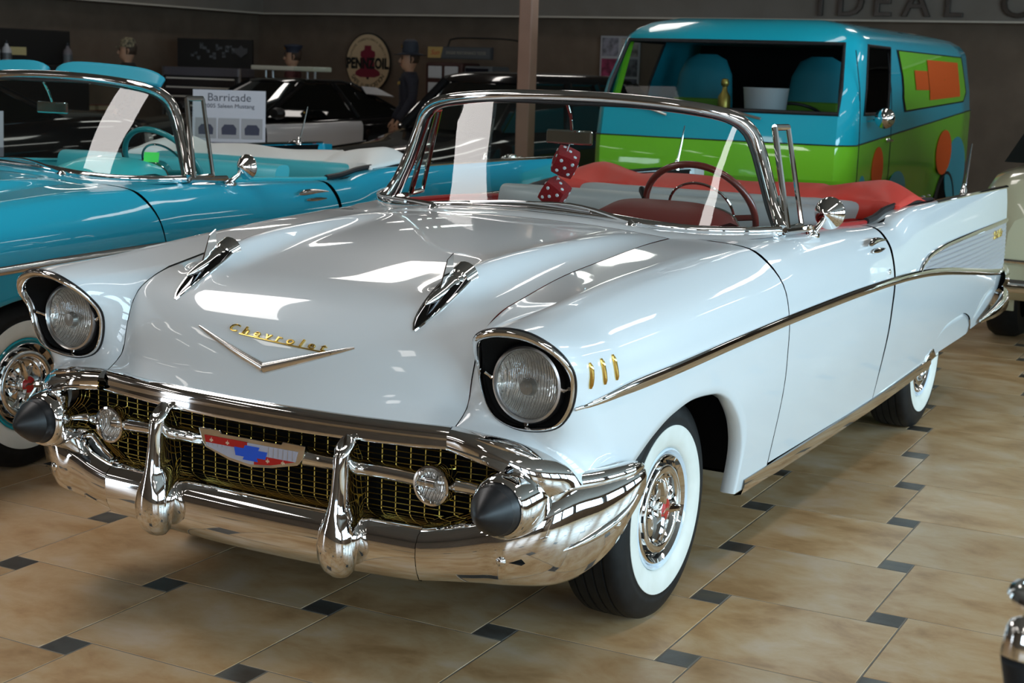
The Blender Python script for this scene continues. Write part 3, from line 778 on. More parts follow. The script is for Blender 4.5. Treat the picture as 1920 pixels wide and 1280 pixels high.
def car_trim(car, C):
    both = lambda k, nm, m, par=None, **kw: (k.build(nm, m, par or car, **kw), k.mirror().build(nm, m, par or car, **kw))
    # ---- windshield: chrome frame, glass
    ws = empty('windshield'); ws.parent = car
    full = np.vstack([_WSP[::-1] * [-1, 1, 1], _WSP[1:]]); P = res(full, 81)
    e = np.abs(P[:, 0]); r = np.full(81, .027)
    k = MB(); k.tube(P + [0, .012, .004], r, 14, sx=.85); k.build('header_frame', CHROME, ws)
    k = MB(); inn = P.copy(); cxx = P.mean(0); d = np.array([0, .93, 1.24]) - P; d /= np.linalg.norm(d, axis=1)[:, None]; k.tube(P + d * .019 + [0, -.002, 0], .0065, 8); k.build('rubber_seal', RUBBER, ws)
    xs = np.linspace(-.80, .80, 61); Bp = np.array([ws_base(x) for x in xs])
    k = MB(); k.tube(Bp + [0, -.004, .010], .015, 10, sx=1.1); k.build('base_moulding', CHROME, ws)
    k = MB(); k.tube(Bp + [0, -.030, -.004], .007, 8, sx=1.4); k.build('cowl_moulding', CHROME, ws)
    G = []
    tops = res(full, 61); tops = np.array([tops[np.argmin(np.abs(np.linspace(0, 1, 61) - t))] for t in np.linspace(0, 1, 61)])
    # glass: rows from base to header, header clipped to the part above
    hx = np.linspace(-.655, .655, 61)
    hd = np.array([crv(_WSP, [np.interp(abs(x), [0, .25, .46, .58, .645, .66], [0, 1, 2, 3, 4, 4.4])])[0] * [np.sign(x) or 1, 1, 1] for x in hx])
    for t in np.linspace(0, 1, 21):
        row = []
        for i in range(61):
            b_, t_ = Bp[i], hd[i]; p = b_ + (t_ - b_) * t
            ed = abs(hx[i]) / .655
            pst = crv(_WSP, [9 - 4.6 * t])[0] * [np.sign(hx[i]) or 1, 1, 1]
            w = ed ** 6; p = p * (1 - w) + pst * w
            row.append(p + [0, -.010 * math.sin(math.pi * t), 0])
        G.append(row)
    MB().grid(np.array(G)).build('windshield_glass', C['glass'], ws)
    # ---- vent windows
    for sx in (1, -1):
        mir = (lambda k: k) if sx == 1 else (lambda k: k.mirror())
        v = empty('vent_window'); v.parent = car
        dy = 0.0 if sx == 1 else .19
        L = [(.725, 1.115 + dy * .8, 1.385), (.745, 1.195 + dy * .8, 1.385), (.825, 1.165 + dy, 1.060), (.812, 1.060 + dy, 1.055)]
        k = MB(); k.tube(np.array([L[3], L[0]]), .011, 8); k.tube(np.array([L[0], L[1]]), .011, 8); k.tube(np.array([L[1], L[2]]), .009, 8); k.tube(np.array([L[2], L[3]]), .010, 8)
        k.tube(np.array([(.812, 1.03, 1.048), (.83, 1.25, 1.045)]), .013, 8); mir(k).build('frame', CHROME, v)
        k = MB(); k.add(L, [(0, 1, 2, 3)]); mir(k).build('pane', C['glass'], v, smooth=False)
    # ---- rear-view mirror
    m = empty('inside_mirror'); m.parent = car
    k = MB(); k.tube(res([(0, 1.00, 1.435), (0, 1.03, 1.39), (-.01, 1.06, 1.345)], 8), .006, 8); k.build('stem', CHROME, m)
    k = MB(); k.box((-.028, 1.08, 1.317), (.185, .016, .052)); k.build('housing', CHROME, m, smooth=False, bevel=.007)
    def skin(y, z):
        h = SKIN['t'].ray_cast(Vector((1.5, y, z)), Vector((-1, 0, 0)))[0]
        return np.array(h) if h is not None else side(max(y, -.398), z)
    # ---- side sweep spear
    k = MB(); Y = np.concatenate([np.linspace(-.625, -.40, 10), np.linspace(-.36, 4.24, 70)]); P, rr = [], []
    ztrim = lambda y: float(pchip([-.63, -.44, -.1, .28, .74, 1.3, 1.94, 2.4, 2.76, 3.3, 3.9, 4.27], [.756, .770, .785, .798, .806, .808, .800, .782, .755, .70, .635, .60], y)[0])
    for y in Y:
        if y < -.40:
            p = skin(y, ztrim(y)) + [.004, 0, 0]
        else: p = side(y, ztrim(y), .004)
        P.append(p); rr.append(.0165 * min(1, max(.12, (y + .64) / .30)) ** .6)
    both(MB().tube(np.array(P), rr, 10, sx=.55), 'side_spear', CHROME)
    for yy in (seam1(.80), seam2(.80)): pass
    zup = lambda y: float(pchip([2.33, 2.36, 2.42, 2.5, 2.62, 2.88, 3.4, 4.0, 4.26], [.785, .805, .826, .842, .853, .864, .868, .868, .868], y)[0])
    P = [side(y, zup(y), .004) for y in np.concatenate([np.linspace(2.33, 2.6, 16), np.linspace(2.65, 4.26, 30)])]
    both(MB().tube(np.array(P), .0125, 10, sx=.55), 'upper_spear', CHROME)
    # ribbed aluminium panel between the two spears
    k = MB(); G = []
    for y in np.linspace(2.36, 4.25, 44):
        zb, zt_ = ztrim(y) + .006, zup(y) - .004
        G.append([side(y, zb + (zt_ - zb) * t, .002) for t in np.linspace(0, 1, 8)])
    k.grid(np.array(G)); both(k, 'fin_panel', C['ribpanel'])
    k = MB()
    for i in range(12):
        P = []
        for y in np.linspace(2.36, 4.24, 30):
            z = zup(4.2) - .012 - i * .0205 + (y - 4.2) * -.004
            if z > ztrim(y) + .012 and z < zup(y) - .010: P.append(side(y, z, .003))
        if len(P) > 2: k.tube(np.array(P), .0035, 6)
    for o in both(k, 'fin_panel_rib', C['ribpanel']): o['kind'] = 'stuff'
    # fin top moulding, gold fin script
    P = [crv(sect(y), [5.95])[0] for y in np.linspace(2.75, 4.27, 30)]; P = np.array([(p[0], y, p[1] + .004) for p, y in zip(P, np.linspace(2.75, 4.27, 30))])
    both(MB().tube(P, .009, 8, sx=1.5), 'fin_moulding', CHROME)
    t = text_mb('Bel Air', .075, .003, .3, spacing=1.1)
    for sx in (1, -1):
        k = MB(); k.f = t.f
        for p in t.v: k.v.append(tuple(side(3.98 + sx * p[0], .818 + p[1] * .8, .006 + p[2]) * [sx, 1, 1]))
        k.build('fin_script', GOLD, car, ang=30)
    # gold louvres on the fenders
    for i in range(3):
        y = -.585 + i * .066
        k = MB(); P = np.array([skin(y + .006 - .010 * t, .802 + .064 * t) for t in np.linspace(0, 1, 8)])
        k.tube(P + [.001, 0, 0], .0080 * np.array([.55, .95, 1, 1, 1, 1, .95, .5]), 10, sx=.8, up=(1, 0, 0)); both(k, 'fender_louvre', GOLD)
    # sill moulding, gravel shield
    k = MB(); G = []
    for y in np.linspace(.585, 2.86, 30):
        x0 = side(y, max(zlow(y) + .01, .300))[0]; zz = float(pchip([.6, 1.9, 2.86], [.308, .318, .348], y)[0])
        G.append([(x0 - .004, y, zz + .004), (x0 + .005, y, zz), (x0 + .006, y, zz - .02), (x0 - .004, y, zz - .048), (x0 - .03, y, zz - .056)])
    both(MB().grid(np.array(G)), 'sill_moulding', CHROME)
    k = MB(); G = []
    for y in np.linspace(2.80, 3.02, 8):
        t = (y - 2.80) / .22; G.append([side(y, z, .004) for z in np.linspace(.305 + .0 * t, .345 + .055 * (1 - abs(2*t - .7)), 5)])
    both(MB().grid(np.array(G)), 'gravel_shield', CHROME, solid=.004)
    # ---- door handles, locks, door mirrors
    for sx in (1, -1):
        mir = (lambda k: k) if sx == 1 else (lambda k: k.mirror())
        h = empty('door_handle'); h.parent = car
        k = MB(); P = [side(y, .950 + .006 * math.sin((y - 1.64) / .23 * 3.1), .020) for y in np.linspace(1.64, 1.87, 12)]; k.tube(np.array(P), [.003, .008, .012, .0135, .014, .0135, .012, .010, .008, .006, .004, .002], 10, sx=.7); mir(k).build('grip', CHROME, h)
        k = MB()
        k.tube(np.array([side(y, .927, .010) for y in np.linspace(1.69, 1.85, 8)]), [.003, .007, .009, .009, .008, .007, .005, .002], 8); mir(k).build('mount', CHROME, h)
        k = MB(); c = side(1.885, .84, 0); n = side(1.885, .84, .006) - c; k.tube(np.array([c - n, c + n * .6, c + n]), [.011, .011, .007], 14); mir(k).build('door_lock', CHROME, car)
        if sx == 1: mm = empty('door_mirror'); mm.parent = car
        b0 = np.array([.835, 1.27, 1.024])
        k = MB(); k.lathe([(0, .016), (.014, .013), (.026, .006), (.031, -.004), (.031, -.012)], (0, 0, 0), 'z', 24); M_ = Matrix.Translation(b0) @ Matrix.Rotation(R(25), 4, 'Y') @ Matrix.Diagonal((.75, 1.25, 1, 1)); sx == 1 and k.moved(M_).build('base', CHROME, mm)
        c1 = np.array([.862, 1.345, 1.092]); k = MB(); k.tube(np.array([b0 + [0, -.005, .004], b0 * .5 + c1 * .5, c1 + [0, -.03, 0]]), [.012, .0095, .009], 10); sx == 1 and k.build('stem', CHROME, mm)
        # round head: chrome cone at the back, glass to the rear
        axv = Vector((-.10 , -1, .02)); k = MB(); k.lathe([(0, .048), (.012, .043), (.040, .020), (.054, .004), (.057, -.004), (.055, -.010), (0, -.008)], (0, 0, 0), 'z', 36)
        sx == 1 and k.moved(Matrix.Translation(c1) @ axv.to_track_quat('Z', 'Y').to_matrix().to_4x4()).build('head', CHROME, mm, ang=50)
        # wipers
        w = empty('wiper'); w.parent = car
        b1 = Vector(ws_base(.40)) + Vector((0, -.055, -.004)) if sx == 1 else Vector(ws_base(-.36)) + Vector((0, -.055, -.004))
        k = MB(); k.lathe([(.022, -.01), (.022, .006), (.015, .016), (.006, .024), (0, .026)], tuple(b1), 'z', 20); k.build('pivot', CHROME, w)
        s2 = -1; x1 = b1.x; tip = Vector(ws_base(x1 - .40)) + Vector((0, -.03, .030)); mid = Vector(ws_base(x1 - .2)) + Vector((0, -.045, .04))
        k = MB(); k.tube(res([tuple(b1 + Vector((0, 0, .02))), tuple(mid), tuple(tip)], 10), [.007, .007, .006, .006, .005, .005, .004, .004, .004, .004], 8); k.build('arm', CHROME, w)
        k = MB(); k.tube(res([tuple(Vector(ws_base(x1 - .62)) + Vector((0, -.022, .022))), tuple(tip), tuple(Vector(ws_base(x1 - .16)) + Vector((0, -.025, .024)))], 12), .005, 6); k.build('blade', STEEL, w)
        # rear fin aerials
        an = empty('aerial'); an.parent = car
        y0 = 3.46 if sx == 1 else 3.98
        k = MB(); k.lathe([(.022, 0), (.020, .02), (.012, .035), (.008, .055), (.0, .057)], (.845, y0, 1.034), 'z', 16); mir(k).build('base', CHROME, an)
        k = MB(); k.tube(np.array([(.845, y0, 1.05), (.845, y0 + .05, 1.17), (.845, y0 + .09, 1.275)]), [.006, .005, .003], 8); mir(k).build('mast', CHROME, an)
    # ---- rear bumper and tail lamps
    rb = empty('rear_bumper'); rb.parent = car
    P = res([(.905, 3.78, .40), (.925, 4.0, .425), (.93, 4.15, .45), (.90, 4.30, .46), (.78, 4.38, .46), (.4, 4.42, .45), (0, 4.43, .45)], 40); k = MB(); k.tube(P, np.concatenate([np.linspace(.01, .055, 12), np.full(28, .06)]), 12, sx=.45); k.tube(P * [-1, 1, 1], np.concatenate([np.linspace(.01, .055, 12), np.full(28, .06)]), 12, sx=.45); k.build('bar', CHROME, rb)
    k = MB(); k.lathe([(.075, 4.24), (.085, 4.30), (.07, 4.37), (.04, 4.39), (0, 4.395)], (.845, 0, .57), 'y', 28); both(k, 'bumper_end', CHROME, rb)
    k = MB(); k.tube(np.array([(.84, 4.25, .98), (.84, 4.262, .91), (.838, 4.265, .80)]), [.016, .024, .018], 10); both(k, 'tail_lamp', TAIL)
    # ---- wheels
    for x in (.735, -.735):
        for y in (FA, RA): wheel(car, x, y, C)


def car_cabin(car, C):
    both = lambda k, nm, m, par=None, **kw: (k.build(nm, m, par or car, **kw), k.mirror().build(nm, m, par or car, **kw))
    # floor tub, inner door trim
    k = MB(); k.grid(np.array([[(x, y, .34) for x in np.linspace(-.80, .80, 5)] for y in (.75, 1.5, 2.5)])); k.build('cabin_floor', C['seat2'], car, smooth=False)
    k = MB(); k.grid(np.array([[spt(y, 7.0) - [.002, 0, .002 + d] - [(.03 if d > .03 else 0), 0, 0] for d in (0, .03, .06, .35, .66)] for y in np.linspace(.90, 2.45, 24)])); both(k, 'door_trim', C['seat'], solid=.004)
    # door-top capping
    P = [spt(y, 6.9) + [-.004, 0, .004] for y in np.linspace(1.22, 2.05, 24)]; both(MB().tube(np.array(P), .010, 8, sx=1.3), 'door_cap', C['seat'])
    # dashboard: roll, instrument hood
    d = empty('dashboard'); d.parent = car
    k = MB(); G = []
    for x in np.linspace(-.76, .76, 41):
        b = ws_base(x); y0 = b[1]
        G.append([(x, y0 + .01, b[2] - .012), (x, y0 + .08, b[2] + .002), (x, 1.06, 1.035), (x, 1.11, 1.01), (x, 1.13, .96), (x, 1.12, .86), (x, 1.05, .78)])
    k.grid(np.array(G)); k.build('dash_top', C['dash'], d)
    k = MB(); G = []
    for x in np.linspace(.14, .62, 25):
        t = (x - .38) / .245; hgt = .085 * math.sqrt(max(0, 1 - t ** 4)); G.append([(x, .86, 1.045), (x, .93, 1.045 + hgt * .6), (x, 1.03, 1.038 + hgt), (x, 1.115, 1.02 + hgt), (x, 1.12, .97)])
    k.grid(np.array(G)); k.build('instrument_hood', C['dash'], d)
    k = MB(); P = [(x, 1.118, 1.022 + .085 * math.sqrt(max(0, 1 - ((x - .38) / .245) ** 4))) for x in np.linspace(.136, .624, 25)]; k.tube(np.array(P), .004, 6); k.build('hood_trim', CHROME, d)
    # steering wheel
    s = empty('steering_wheel'); s.parent = car
    ctr = Vector((.375, 1.36, 1.055)); nrm = Vector((0, .86, .52)).normalized(); Q = Matrix.Translation(ctr) @ nrm.to_track_quat('Z', 'Y').to_matrix().to_4x4()
    a = np.linspace(0, 2*np.pi, 56, endpoint=False)
    cir = lambda r, z=0: np.stack([r*np.cos(a), r*np.sin(a), np.full(56, z)], 1)
    k = MB(); k.tube(cir(.212), .0125, 10, closed=True); k.moved(Q).build('rim', C['swheel'], s)
    k = MB(); k.tube(cir(.125, .01), .005, 8, closed=True); k.moved(Q).build('horn_ring', CHROME, s)
    k = MB(); k.tube(np.array([(-.21, 0, 0), (-.1, .0, -.02), (0, 0, -.03), (.1, 0, -.02), (.21, 0, 0)]), .011, 8); k.tube(np.array([(0, -.21, 0), (0, -.1, -.02), (0, 0, -.03)]), .011, 8); k.lathe([(.045, -.08), (.05, -.03), (.045, .0), (.03, .012), (0, .016)], (0, 0, 0), 'z', 24); k.moved(Q).build('spokes', C['swheel'], s)
    k = MB(); k.tube(np.array([tuple(ctr - nrm * .05), (.375, 1.05, .86)]), .03, 12); k.build('column', C['swheel'], s)
    k = MB(); k.tube(np.array([(.30, 1.22, 1.02), (.20, 1.30, 1.07), (.155, 1.335, 1.115)]), .006, 8); k.build('shift_lever', CHROME, s)
    k = MB(); k.tube(np.array([(.165, 1.325, 1.10), (.148, 1.34, 1.125), (.142, 1.345, 1.135)]), [.009, .013, .008], 8); k.build('shift_knob', BLACK, s)
    # seats: front bench and rear bench with pleated inserts
    def bench(nm, y0, w, zt, rake):
        b = empty(nm); b.parent = car
        def roll(x0, x1, m_, nm2, zb, ztop, th, yb, n=18):
            k = MB(); G = []
            for x in np.linspace(x0, x1, n):
                e = min(1, (min(x - x0, x1 - x) / .05)); f = math.sqrt(max(0, 1 - (1 - e) ** 2)) * .35 + .65
                hh = ztop - zb; L = []
                for t in np.linspace(0, 2*np.pi, 24, endpoint=False):
                    cy, cz = math.cos(t), math.sin(t); py = np.sign(cy) * abs(cy) ** .6 * th * f; pz = np.sign(cz) * abs(cz) ** .5 * hh / 2 * (.94 + .06 * f)
                    L.append((x, yb + py + (pz + hh / 2) * rake, zb + hh / 2 + pz))
                G.append(L)
            k.grid(np.array(G), cv=True); k.cap(G[0]); k.cap(G[-1]); k.build(nm2, m_, b)
        roll(-w, w, C['seat2'], 'backrest', .55, zt - .10, .075, y0)
        roll(-w, w, C['seat3'], 'backrest_top', zt - .13, zt, .082, y0 + .09)
        roll(-w, -w * .52, C['seat'], 'backrest_side', .56, zt - .06, .082, y0 - .002); roll(w * .52, w, C['seat'], 'backrest_side', .56, zt - .06, .082, y0 - .002)
        k = MB(); k.box((0, y0 - .24, .53), (2 * w, .50, .17)); k.build('cushion', C['seat'], b, smooth=False, bevel=.05)
    bench('front_seat', 1.70, .70, 1.075, .22)
    bench('rear_seat', 2.36, .66, 1.055, .20)
    # soft-top boot cover behind the seats
    k = MB(); G = []; rng = np.random.RandomState(3)
    for i, y in enumerate(np.linspace(2.42, 3.02, 22)):
        t = i / 21; row = []
        for x in np.linspace(-.84, .84, 60):
            e = abs(x) / .84
            z = 1.040 + .075 * math.sin(math.pi * min(1, t * 1.08) ** .8) * (1 - .30 * (1 - e)) * (1 - .95 * max(0, (e - .80) / .20) ** 1.6)
            z += .030 * math.exp(-((abs(x) - .70) / .12) ** 2 - ((t - .45) / .3) ** 2)
            z += .008 * math.sin(9 * x + 7 * t) * math.sin(5 * t + 3 * x) + .007 * math.sin(26 * x * (1 - .4 * t) + 4 * t) * (e > .5)
            yy = y - .10 * max(0, (e - .72) / .28) * (1 - t)
            row.append((x, yy, z if t > 0 else z - .05))
        G.append(row)
    k.grid(np.array(G)); k.build('boot_cover', C['boot'], car, solid=.006)
    k = MB()
    for sx in (-1, 1):
        for y in np.linspace(2.6, 2.98, 5): k.lathe([(0, .006), (.006, .005), (.008, 0)], (sx * .80, y, 1.058), 'z', 8)
    o = k.build('boot_snap', CHROME, car); o['kind'] = 'stuff'
    # folded-top well edge (dark)
    k = MB(); P = np.array([(.80, 2.02, 1.012), (.80, 2.15, 1.02), (.80, 2.28, 1.04), (.815, 2.5, 1.052), (.83, 2.9, 1.045)]); k.tube(res(P, 16), .014, 8); both(k, 'well_seal', RUBBER)


def build_car(name, label, C, loc=(0, 0, 0), rz=0.0):
    car = empty(name, loc, rz, label, 'car')
    car_panels(car, C); car_front(car, C); car_trim(car, C); car_cabin(car, C)
    return car


def paint(name, col, rough=.28):
    return mat(name, col, rough, 0.0, 1.0, spec=.12)


def lens_mat(name, tint=(.93, .93, .92), scale=55.0):
    """headlamp lens: clear glass with moulded vertical flutes"""
    if name in MATS: return MATS[name]
    m = glass_thin(name, tint, 1.3)
    nt = m.node_tree; N, L = nt.nodes, nt.links
    tc = N.new('ShaderNodeTexCoord'); wv = N.new('ShaderNodeTexWave'); wv.bands_direction = 'X'; wv.inputs['Scale'].default_value = scale; wv.inputs['Distortion'].default_value = 1.5
    bp = N.new('ShaderNodeBump'); bp.inputs['Strength'].default_value = .8; bp.inputs['Distance'].default_value = .004
    L.new(tc.outputs['Object'], wv.inputs['Vector']); L.new(wv.outputs['Fac'], bp.inputs['Height'])
    for n in N:
        if n.type == 'BSDF_GLOSSY': L.new(bp.outputs['Normal'], n.inputs['Normal'])
        if n.type == 'BSDF_GLOSSY': n.inputs['Roughness'].default_value = .12
    return m


def reflector_mat():
    """silvered bowl seen through the fluted lens: vertical flutes as fine relief"""
    m = mat('lamp_reflector', (.80, .78, .74), .18, .8); nt, N, L, b = nodes(m)
    tc = N.new('ShaderNodeTexCoord'); wv = N.new('ShaderNodeTexWave'); wv.bands_direction = 'X'; wv.inputs['Scale'].default_value = 38; wv.inputs['Distortion'].default_value = 2.0; wv.inputs['Detail'].default_value = 1
    nz = N.new('ShaderNodeTexNoise'); nz.inputs['Scale'].default_value = 22; mx = N.new('ShaderNodeMath'); mx.operation = 'MULTIPLY_ADD'; mx.inputs[1].default_value = 1.5
    bp = N.new('ShaderNodeBump'); bp.inputs['Strength'].default_value = 1.0; bp.inputs['Distance'].default_value = .0035
    L.new(tc.outputs['Object'], wv.inputs['Vector']); L.new(tc.outputs['Object'], nz.inputs['Vector']); L.new(nz.outputs['Fac'], mx.inputs[0]); L.new(wv.outputs['Fac'], mx.inputs[2]); L.new(mx.outputs[0], bp.inputs['Height']); L.new(bp.outputs['Normal'], b.inputs['Normal'])
    return m


PAL_W = dict(reflector=reflector_mat(), body=paint('white_paint', (.695, .73, .745)), rim=paint('white_rim_paint', (.66, .74, .82)), glass=glass_thin('windshield_glass', (.86, .95, .93), 1.0), lens=lens_mat('lamp_lens'), plens=glass_thin('parking_lens', (.9, .9, .9), 1.5),
             ribpanel=mat('ribbed_aluminium', (.62, .63, .68), .35, .7), seat=noisy(mat('red_vinyl', (.34, .012, .010), .42), 90, None, None, .15), seat2=mat('dark_red_vinyl', (.20, .012, .010), .5),
             seat3=mat('silver_vinyl', (.34, .36, .37), .40), dash=mat('dash_red', (.15, .008, .006), .5), swheel=mat('wheel_maroon', (.15, .018, .012), .3, coat=.5), boot=noisy(mat('red_boot_vinyl', (.60, .045, .030), .45), 60, None, None, .12))
PAL_T = dict(PAL_W, body=paint('turquoise_paint', (.014, .30, .43)), rim=paint('turquoise_rim_paint', (.01, .33, .40)), seat=mat('turquoise_vinyl', (.03, .36, .42), .42), seat2=mat('deep_turquoise_vinyl', (.02, .26, .31), .5),
             seat3=mat('pale_turquoise_vinyl', (.05, .38, .44), .42), dash=mat('dash_turquoise', (.03, .40, .45), .35, coat=.3), swheel=mat('wheel_turquoise', (.015, .24, .26), .3, coat=.5), boot=mat('white_boot_vinyl', (.70, .72, .70), .45))
white_car = build_car('convertible_car', 'white 1950s convertible with red interior and gold grille in the foreground', PAL_W)


def copy_tree(o, parent=None, mm=None, skip=()):
    c = o.copy(); COL.objects.link(c); c.parent = parent
    if mm and o.type == 'MESH':
        a = o.data.materials[0]
        if a.name in mm: c.material_slots[0].link = 'OBJECT'; c.material_slots[0].material = mm[a.name]
    for ch in list(o.children): copy_tree(ch, c, mm)
    return c


turq_car = copy_tree(white_car, None, {PAL_W[k].name: PAL_T[k] for k in PAL_W})
turq_car.location = (-2.66, .10, 0); turq_car.rotation_euler = (0, 0, .005)
tag(turq_car, 'turquoise 1950s convertible with white and turquoise interior beside the white one', 'car')
# ------------------------------------------------------------------ the van behind
def build_van(loc, rz):
    van = empty('panel_van', loc, rz, 'turquoise and lime green panel van parked behind the white convertible', 'van')
    TEAL = paint('van_turquoise', (.012, .40, .52), .3); LIME = paint('van_lime', (.20, .58, .025), .35); ORANGE = mat('van_orange', (.72, .10, .012), .4)
    W = .97
    half = [(0, 0), (.40, .004), (.90, .035), (.965, .10), (1.0, .20), (1.0, .34), (1.0, 1.02), (1.0, 1.30), (1.0, 1.6), (1.0, 1.9), (1.0, 2.2), (1.0, 2.5), (1.0, 2.8), (1.0, 3.1), (1.0, 3.4), (1.0, 3.7), (1.0, 4.08), (.94, 4.20), (.83, 4.25), (.4, 4.27), (0, 4.27)]
    def ring(wz, f, b, zf):
        P = []
        for s in (1, -1):
            H = half if s == 1 else half[::-1][1:-1]
            for x, y in H:
                yy = f + y * (4.27 - b - f) / 4.27
                P.append((s * x * W * wz, yy, zf(yy)))
        return P
    def lv(z): return lambda y: z
    belt = lambda y: 1.115 + .055 * max(0, y - .2)
    low = [ring(.90, .10, .06, lv(.36)), ring(.955, .04, .02, lv(.45)), ring(.985, .01, 0, lv(.66)), ring(.985, .012, 0, lambda y: .84), ring(1.0, -.012, 0, lambda y: .875), ring(1.0, -.008, 0, lambda y: belt(y) - .02), ring(1.0, .0, 0, belt)]
    k = MB(); k.grid(np.array(low), cv=True); k.build('lower_body', LIME, van, ang=35)
    k = MB(); k.tube(np.array(ring(1.004, -.004, -.004, belt)), .005, 6, closed=True); k.build('belt_line', BLACK, van)
    up = [ring(1.0, 0, 0, belt), ring(.993, .03, 0, lambda y: max(1.325, belt(y) + .012)), ring(.977, .115, .004, lambda y: 1.50), ring(.922, .30, .02, lambda y: 1.80), ring(.905, .335, .03, lambda y: 1.842), ring(.86, .39, .06, lambda y: 1.89), ring(.775, .47, .12, lambda y: 1.935), ring(.60, .60, .3, lambda y: 1.972), ring(.30, 1.1, .8, lambda y: 1.990)]
    # finer roof corner by a smooth curve through the levels
    U = np.array(up); n = U.shape[1]; hl = len(half)
    holes = {(1, 2): [], }
    k = MB(); gl = {}
    def cell(i, j): return [U[i][j], U[i + 1][j], U[i + 1][(j + 1) % n], U[i][(j + 1) % n]]
    win = {'windshield': [(i, j) for i in (1, 2) for j in (0, 1, n - 1, n - 2)], 'door_window': [(i, 5) for i in (1, 2)], 'far_door_window': [(i, n - 6) for i in (1, 2)]}
    skip = {c for v in win.values() for c in v}
    for i in range(len(up) - 1):
        for j in range(n):
            if (i, j) in skip: continue
            k.add(cell(i, j), [(0, 1, 2, 3)])
    k.cap(U[-1]); k.build('upper_body', TEAL, van, merge=.001, ang=40)
    for nm, cells in win.items():
        g = MB()
        for c in cells: g.add(np.array(cell(*c)), [(0, 1, 2, 3)])
        o = g.build('windshield' if nm == 'windshield' else 'door_window', glass_thin('van_glass', (.66, .70, .70), .15), van, merge=.001)
        js = sorted({c[1] for c in cells}); 
        seq = js if nm != 'windshield' else [n - 2, n - 1, 0, 1]
        loop = [U[1][seq[0]]] + [U[1][(j + 1) % n] for j in seq] + [U[2][(seq[-1] + 1) % n]] + [U[3][(seq[-1] + 1) % n]] + [U[3][j] for j in seq[::-1]] + [U[2][seq[0]]]
        MB().tube(np.array(loop), .016 if nm == 'windshield' else .012, 8, closed=True).build('window_seal', RUBBER, van)
    # door shut lines
    for s in (1,):
        for y in (.27, 1.16):
            P = np.array([(W * w * 1.001 + .001, y + .05 * (z < .5), z) for z, w in ((.5, .96), (.7, .986), (.88, 1.0), (1.1, 1.0), (1.325, .993), (1.50, .977), (1.76, .930))]); MB().tube(P, .0035, 5).build('door_gap', BLACK, van)
    # lime signboard patch with a plain orange block (a plain stand-in, no artwork)
    def onside(y, z, off): w = float(np.interp(z, [1.1, 1.325, 1.50, 1.80, 1.842], [1.0, .993, .977, .922, .905])); return (W * w + off, y, z)
    def patch(nm, poly, m, off, nseg=10):
        k = MB(); n_ = len(poly); cy_ = sum(p[0] for p in poly) / n_; cz_ = sum(p[1] for p in poly) / n_; Rg = np.array([[onside(cy_ + (y - cy_) * f, cz_ + (z - cz_) * f, off) for y, z in sum([[((1-t)*poly[i][0] + t*poly[(i+1) % n_][0], (1-t)*poly[i][1] + t*poly[(i+1) % n_][1]) for t in (0, .25, .5, .75)] for i in range(n_)], [])] for f in (.02, .35, .7, 1.0)]); k.grid(Rg, cv=True); return k.build(nm, m, van, smooth=False)
    patch('panel_outline', [(1.56, 1.33), (1.50, 1.44), (1.52, 1.6), (1.44, 1.795), (3.86, 1.795), (3.90, 1.66), (3.93, 1.48), (3.80, 1.40)], BLACK, .003)
    patch('lime_panel', [(1.60, 1.345), (1.54, 1.44), (1.56, 1.6), (1.49, 1.785), (3.80, 1.785), (3.84, 1.66), (3.87, 1.49), (3.76, 1.412)], LIME, .008)
    patch('orange_block', [(2.40, 1.42), (2.40, 1.74), (3.60, 1.74), (3.60, 1.45)], ORANGE, .014)
    patch('orange_block', [(1.92, 1.50), (1.92, 1.65), (2.38, 1.65), (2.38, 1.50)], ORANGE, .014)
    def disc(y, z, ry, rz_, m, off):
        k = MB(); k.add([(W * 1.0 + off, y + ry * math.cos(a), z + rz_ * math.sin(a)) for a in np.linspace(0, 2*np.pi, 24, endpoint=False)], [tuple(range(24))]); k.build('painted_spot', m, van, smooth=False, solid=.003, off=1)
    disc(.82, .93, .16, .16, ORANGE, .006); disc(3.05, .98, .30, .19, ORANGE, .006); disc(1.45, .72, .30, .17, TEAL, .004); disc(3.6, .80, .42, .30, TEAL, .004); disc(.42, .74, .10, .16, TEAL, .004)
    # headlights, bumper, wheels, handle, mirror, wipers
    for s in (1, -1):
        k = MB(); k.lathe([(.075, .0), (.10, -.01), (.112, -.03), (.105, -.045), (.088, -.04)], (s * .70, 0.0, .70), 'y', 28); h = k.build('headlight_ring', CHROME, van)
        k = MB(); k.lathe([(.09, -.035), (.06, -.055), (0, -.062)], (s * .70, 0, .70), 'y', 24); k.build('headlight_lens', mat('lens_grey', (.6, .62, .6), .1, .4, coat=1), van)
        for y in (.75, 3.25):
            k = MB(); k.lathe([(.20, -.09), (.30, -.085), (.325, -.05), (.325, .05), (.30, .085), (.20, .09)], (s * .84, y, .325), 'x', 40); w = k.build('wheel', TYRE, van)
            k = MB(); k.lathe([(.2, .085), (.17, .075), (.10, .10), (0, .105)], (s * .84, y, .325), 'x', 32) if s == 1 else k.lathe([(.2, -.085), (.17, -.075), (.10, -.10), (0, -.105)], (s * .84, y, .325), 'x', 32)
            k.build('hubcap', CHROME, van)
            k = MB(); k.tube(np.array([(s * W * .992, y + .40 * math.cos(a), .40 + .40 * math.sin(a)) for a in np.linspace(0, math.pi, 20)]), .02, 6); k.build('arch_trim', BLACK, van)
            k = MB(); k.add([(s * W * .990 + s * .003, y + .385 * math.cos(a), .40 + .385 * math.sin(a)) for a in np.linspace(0, math.pi, 20)], [tuple(range(20))]); k.build('painted_arch_shade', DARK, van, smooth=False, solid=.004)  # flat black sheet on the closed body side, painting the wheel opening's shade
